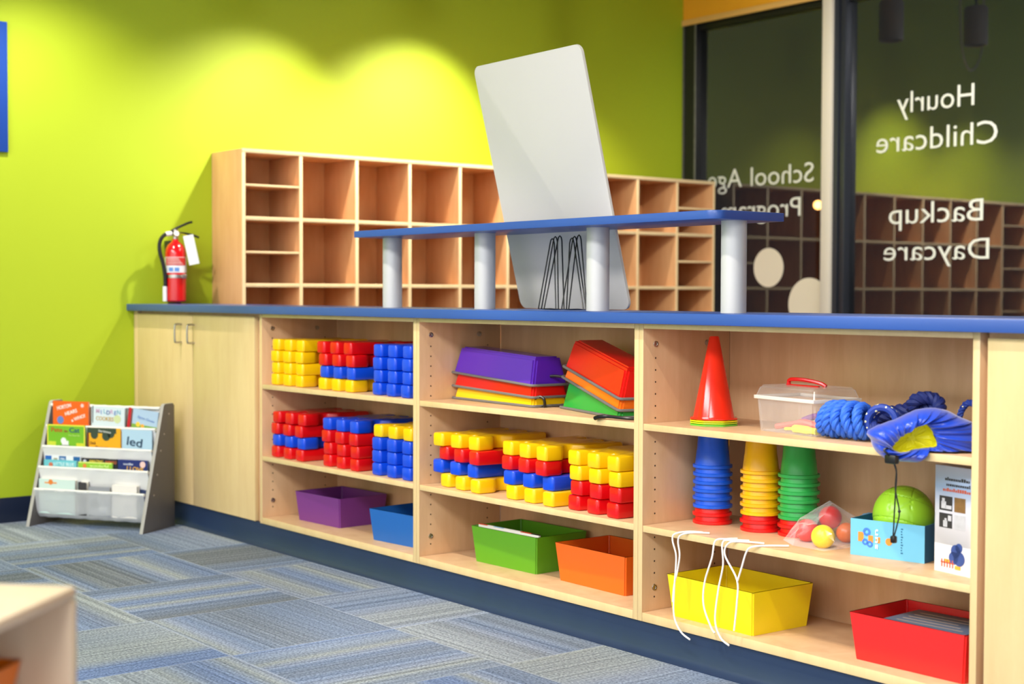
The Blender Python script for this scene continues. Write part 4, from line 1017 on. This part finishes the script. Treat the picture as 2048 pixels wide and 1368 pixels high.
book(.206, .368, 2, .405, .008, (240, 172, 24), 'amber picture book with a dark green jagged band, second pocket of the rack',
     [('r', -.081, .06, .0, .022, (52, 68, 52)), ('c', -.045, .028, .018, (52, 68, 52)), ('c', .012, .032, .020, (52, 68, 52)), ('c', .034, .022, .018, (52, 68, 52)), ('r', -.081, -.072, .02, .09, (110, 50, 20)), ('t', 'Dear Substitute', .005, .018, .06, .008, 6, (225, 225, 215)), ('t', 'Duck', -.052, .068, .028, .012, 0, (100, 50, 20)), ('t', 'Thompson', -.01, .084, .062, .010, 0, (130, 70, 20))])
book(.372, .515, 2, .402, .006, (178, 208, 226), 'light blue picture book with dark letters led, at the right of the rack',
     [('t', 'led', -.012, .066, .072, .036, 8, (26, 60, 86))], dv=.002)
book(.010, .186, 3, .287, .006, (232, 234, 236), 'white picture book with small blue photographs, third pocket of the rack', [('r', -.086, -.055, .003, .04, (30, 100, 180)), ('r', -.018, .016, .003, .024, (30, 100, 160)), ('r', .052, .085, .003, .03, (26, 96, 156)), ('r', -.045, -.026, .012, .022, (170, 160, 130)), ('t', 'PBS', .0, .018, .022, .008, 0, (230, 240, 250))], dv=.010)
book(.012, .172, 3, .268, .008, (110, 196, 206), 'turquoise picture book in front of the white photo book, third pocket', [('t', 'LITTLE BLUE', .02, .022, .10, .014, 0, (215, 240, 240)), ('c', -.045, .02, .010, (205, 110, 80))])
book(.190, .362, 3, .281, .006, (36, 36, 44), 'black picture book with yellow and red capitals, third pocket of the rack', [('t', 'AMAZING', -.015, .018, .07, .012, 0, (230, 200, 70)), ('t', 'ANIMALS', .055, .019, .055, .012, 0, (214, 110, 60)), ('c', -.07, .014, .008, (200, 200, 220))], dv=.010)
book(.180, .345, 3, .266, .008, (148, 200, 50), 'lime green picture book in front of the black one, third pocket', [('r', -.08, .08, 0, .004, (232, 236, 130)), ('t', 'wonderful', .02, .020, .09, .012, 0, (220, 240, 150)), ('c', -.05, .016, .009, (226, 130, 60))])
book(.372, .512, 3, .282, .009, (30, 44, 110), 'navy picture book with a moon and gold letters, third pocket of the rack', [('t', 'noodles', -.02, .020, .045, .009, 0, (220, 226, 240)), ('t', 'I LOVE', .012, .044, .078, .018, 4, (236, 180, 50)), ('c', .048, .016, .013, (240, 200, 190))])
book(.008, .185, 4, .192, .022, (206, 226, 218), 'thick pale mint book with cream pages in the lowest pocket', [('c', -.03, .012, .011, (230, 130, 50)), ('r', -.06, .0, .012, .018, (230, 150, 70))], edge=(246, 240, 224))
book(.200, .240, 4, .186, .022, (60, 56, 58), 'small black book with white pages beside the thick mint book', edge=(246, 240, 232))
book(.385, .512, 4, .216, .008, (52, 66, 104), 'slate blue book with a red furry face patch, lowest pocket', [('c', -.035, .018, .016, (190, 76, 52)), ('c', -.041, .010, .004, Wt), ('c', -.031, .010, .004, Wt), ('t', 'Who Are You', .022, .022, .07, .010, 4, (210, 214, 224)), ('r', -.03, .06, .030, .05, (196, 200, 206))], dv=.026)
book(.362, .480, 4, .182, .020, (236, 230, 222), 'white board book at the right end of the lowest pocket', edge=(246, 240, 232))
book(.250, .352, 4, .170, .010, (150, 152, 158), 'grey book seen through the sheer bottom sling', [('c', -.02, .07, .02, (90, 92, 96)), ('r', .0, .04, .08, .10, (200, 202, 204))])
# ------------------------------------------------------------------ toy shelf near the camera
K = Vector((4.335, -1.983, 0)); ea = Vector((.131, -.14, 0)).normalized()    # along its open front edge, toward the camera's left
eb = Vector((-.073, -.070, 0)).normalized()                                     # depth
ang = math.atan2(ea.y, ea.x)
ts = thing('toy_shelf', 'pale wooden toy shelf, blurred close to the camera at the lower left', 'shelf', tuple(K), ang)
# local x runs along the open face, local y = -depth side
TW, TD, TH, tt = .62, .32, .60, .016
sgn = 1 if Vector((-math.sin(ang), math.cos(ang), 0)).dot(eb) > 0 else -1
def tbx(name, x0, x1, d0, d1, z0, z1, bev=.004, m=None):
    bm = nb(); ya, yb = sorted((sgn * d0, sgn * d1)); box(bm, x0, x1, ya, yb, z0, z1, bev); return obj(name, bm, m or M_ts, ts)
M_ts = wood('pale_birch', srgb(240, 214, 184), srgb(232, 204, 172))
tbx('top_panel', 0, TW, 0, TD, TH - tt, TH, .006); tbx('side_panel', 0, tt, .001, TD, .0, TH - tt, .003); tbx('side_panel', TW - tt, TW, .001, TD, 0, TH - tt, .003)
tbx('back_panel', tt, TW - tt, TD - .008, TD - .001, .03, TH - tt, 0); tbx('shelf', tt, TW - tt, .002, TD - .009, .380, .396, .002); tbx('bottom_panel', tt, TW - tt, .002, TD - .009, .03, .046, .002)
ob_ = bin_(0, 0, 0, .17, .19, .21, .235, .118, 0, mat('orange_tub', srgb(244, 122, 10), .35), 'orange tub on the blurred toy shelf at the lower left', 'orange_tub')
tp_ = Matrix.Translation(K) @ Matrix.Rotation(ang, 4, 'Z')
ob_.location = tp_ @ Vector((.135, sgn * .175, .3965)); ob_.rotation_euler = (0, 0, ang); ob_['group'] = ''; del ob_['group']
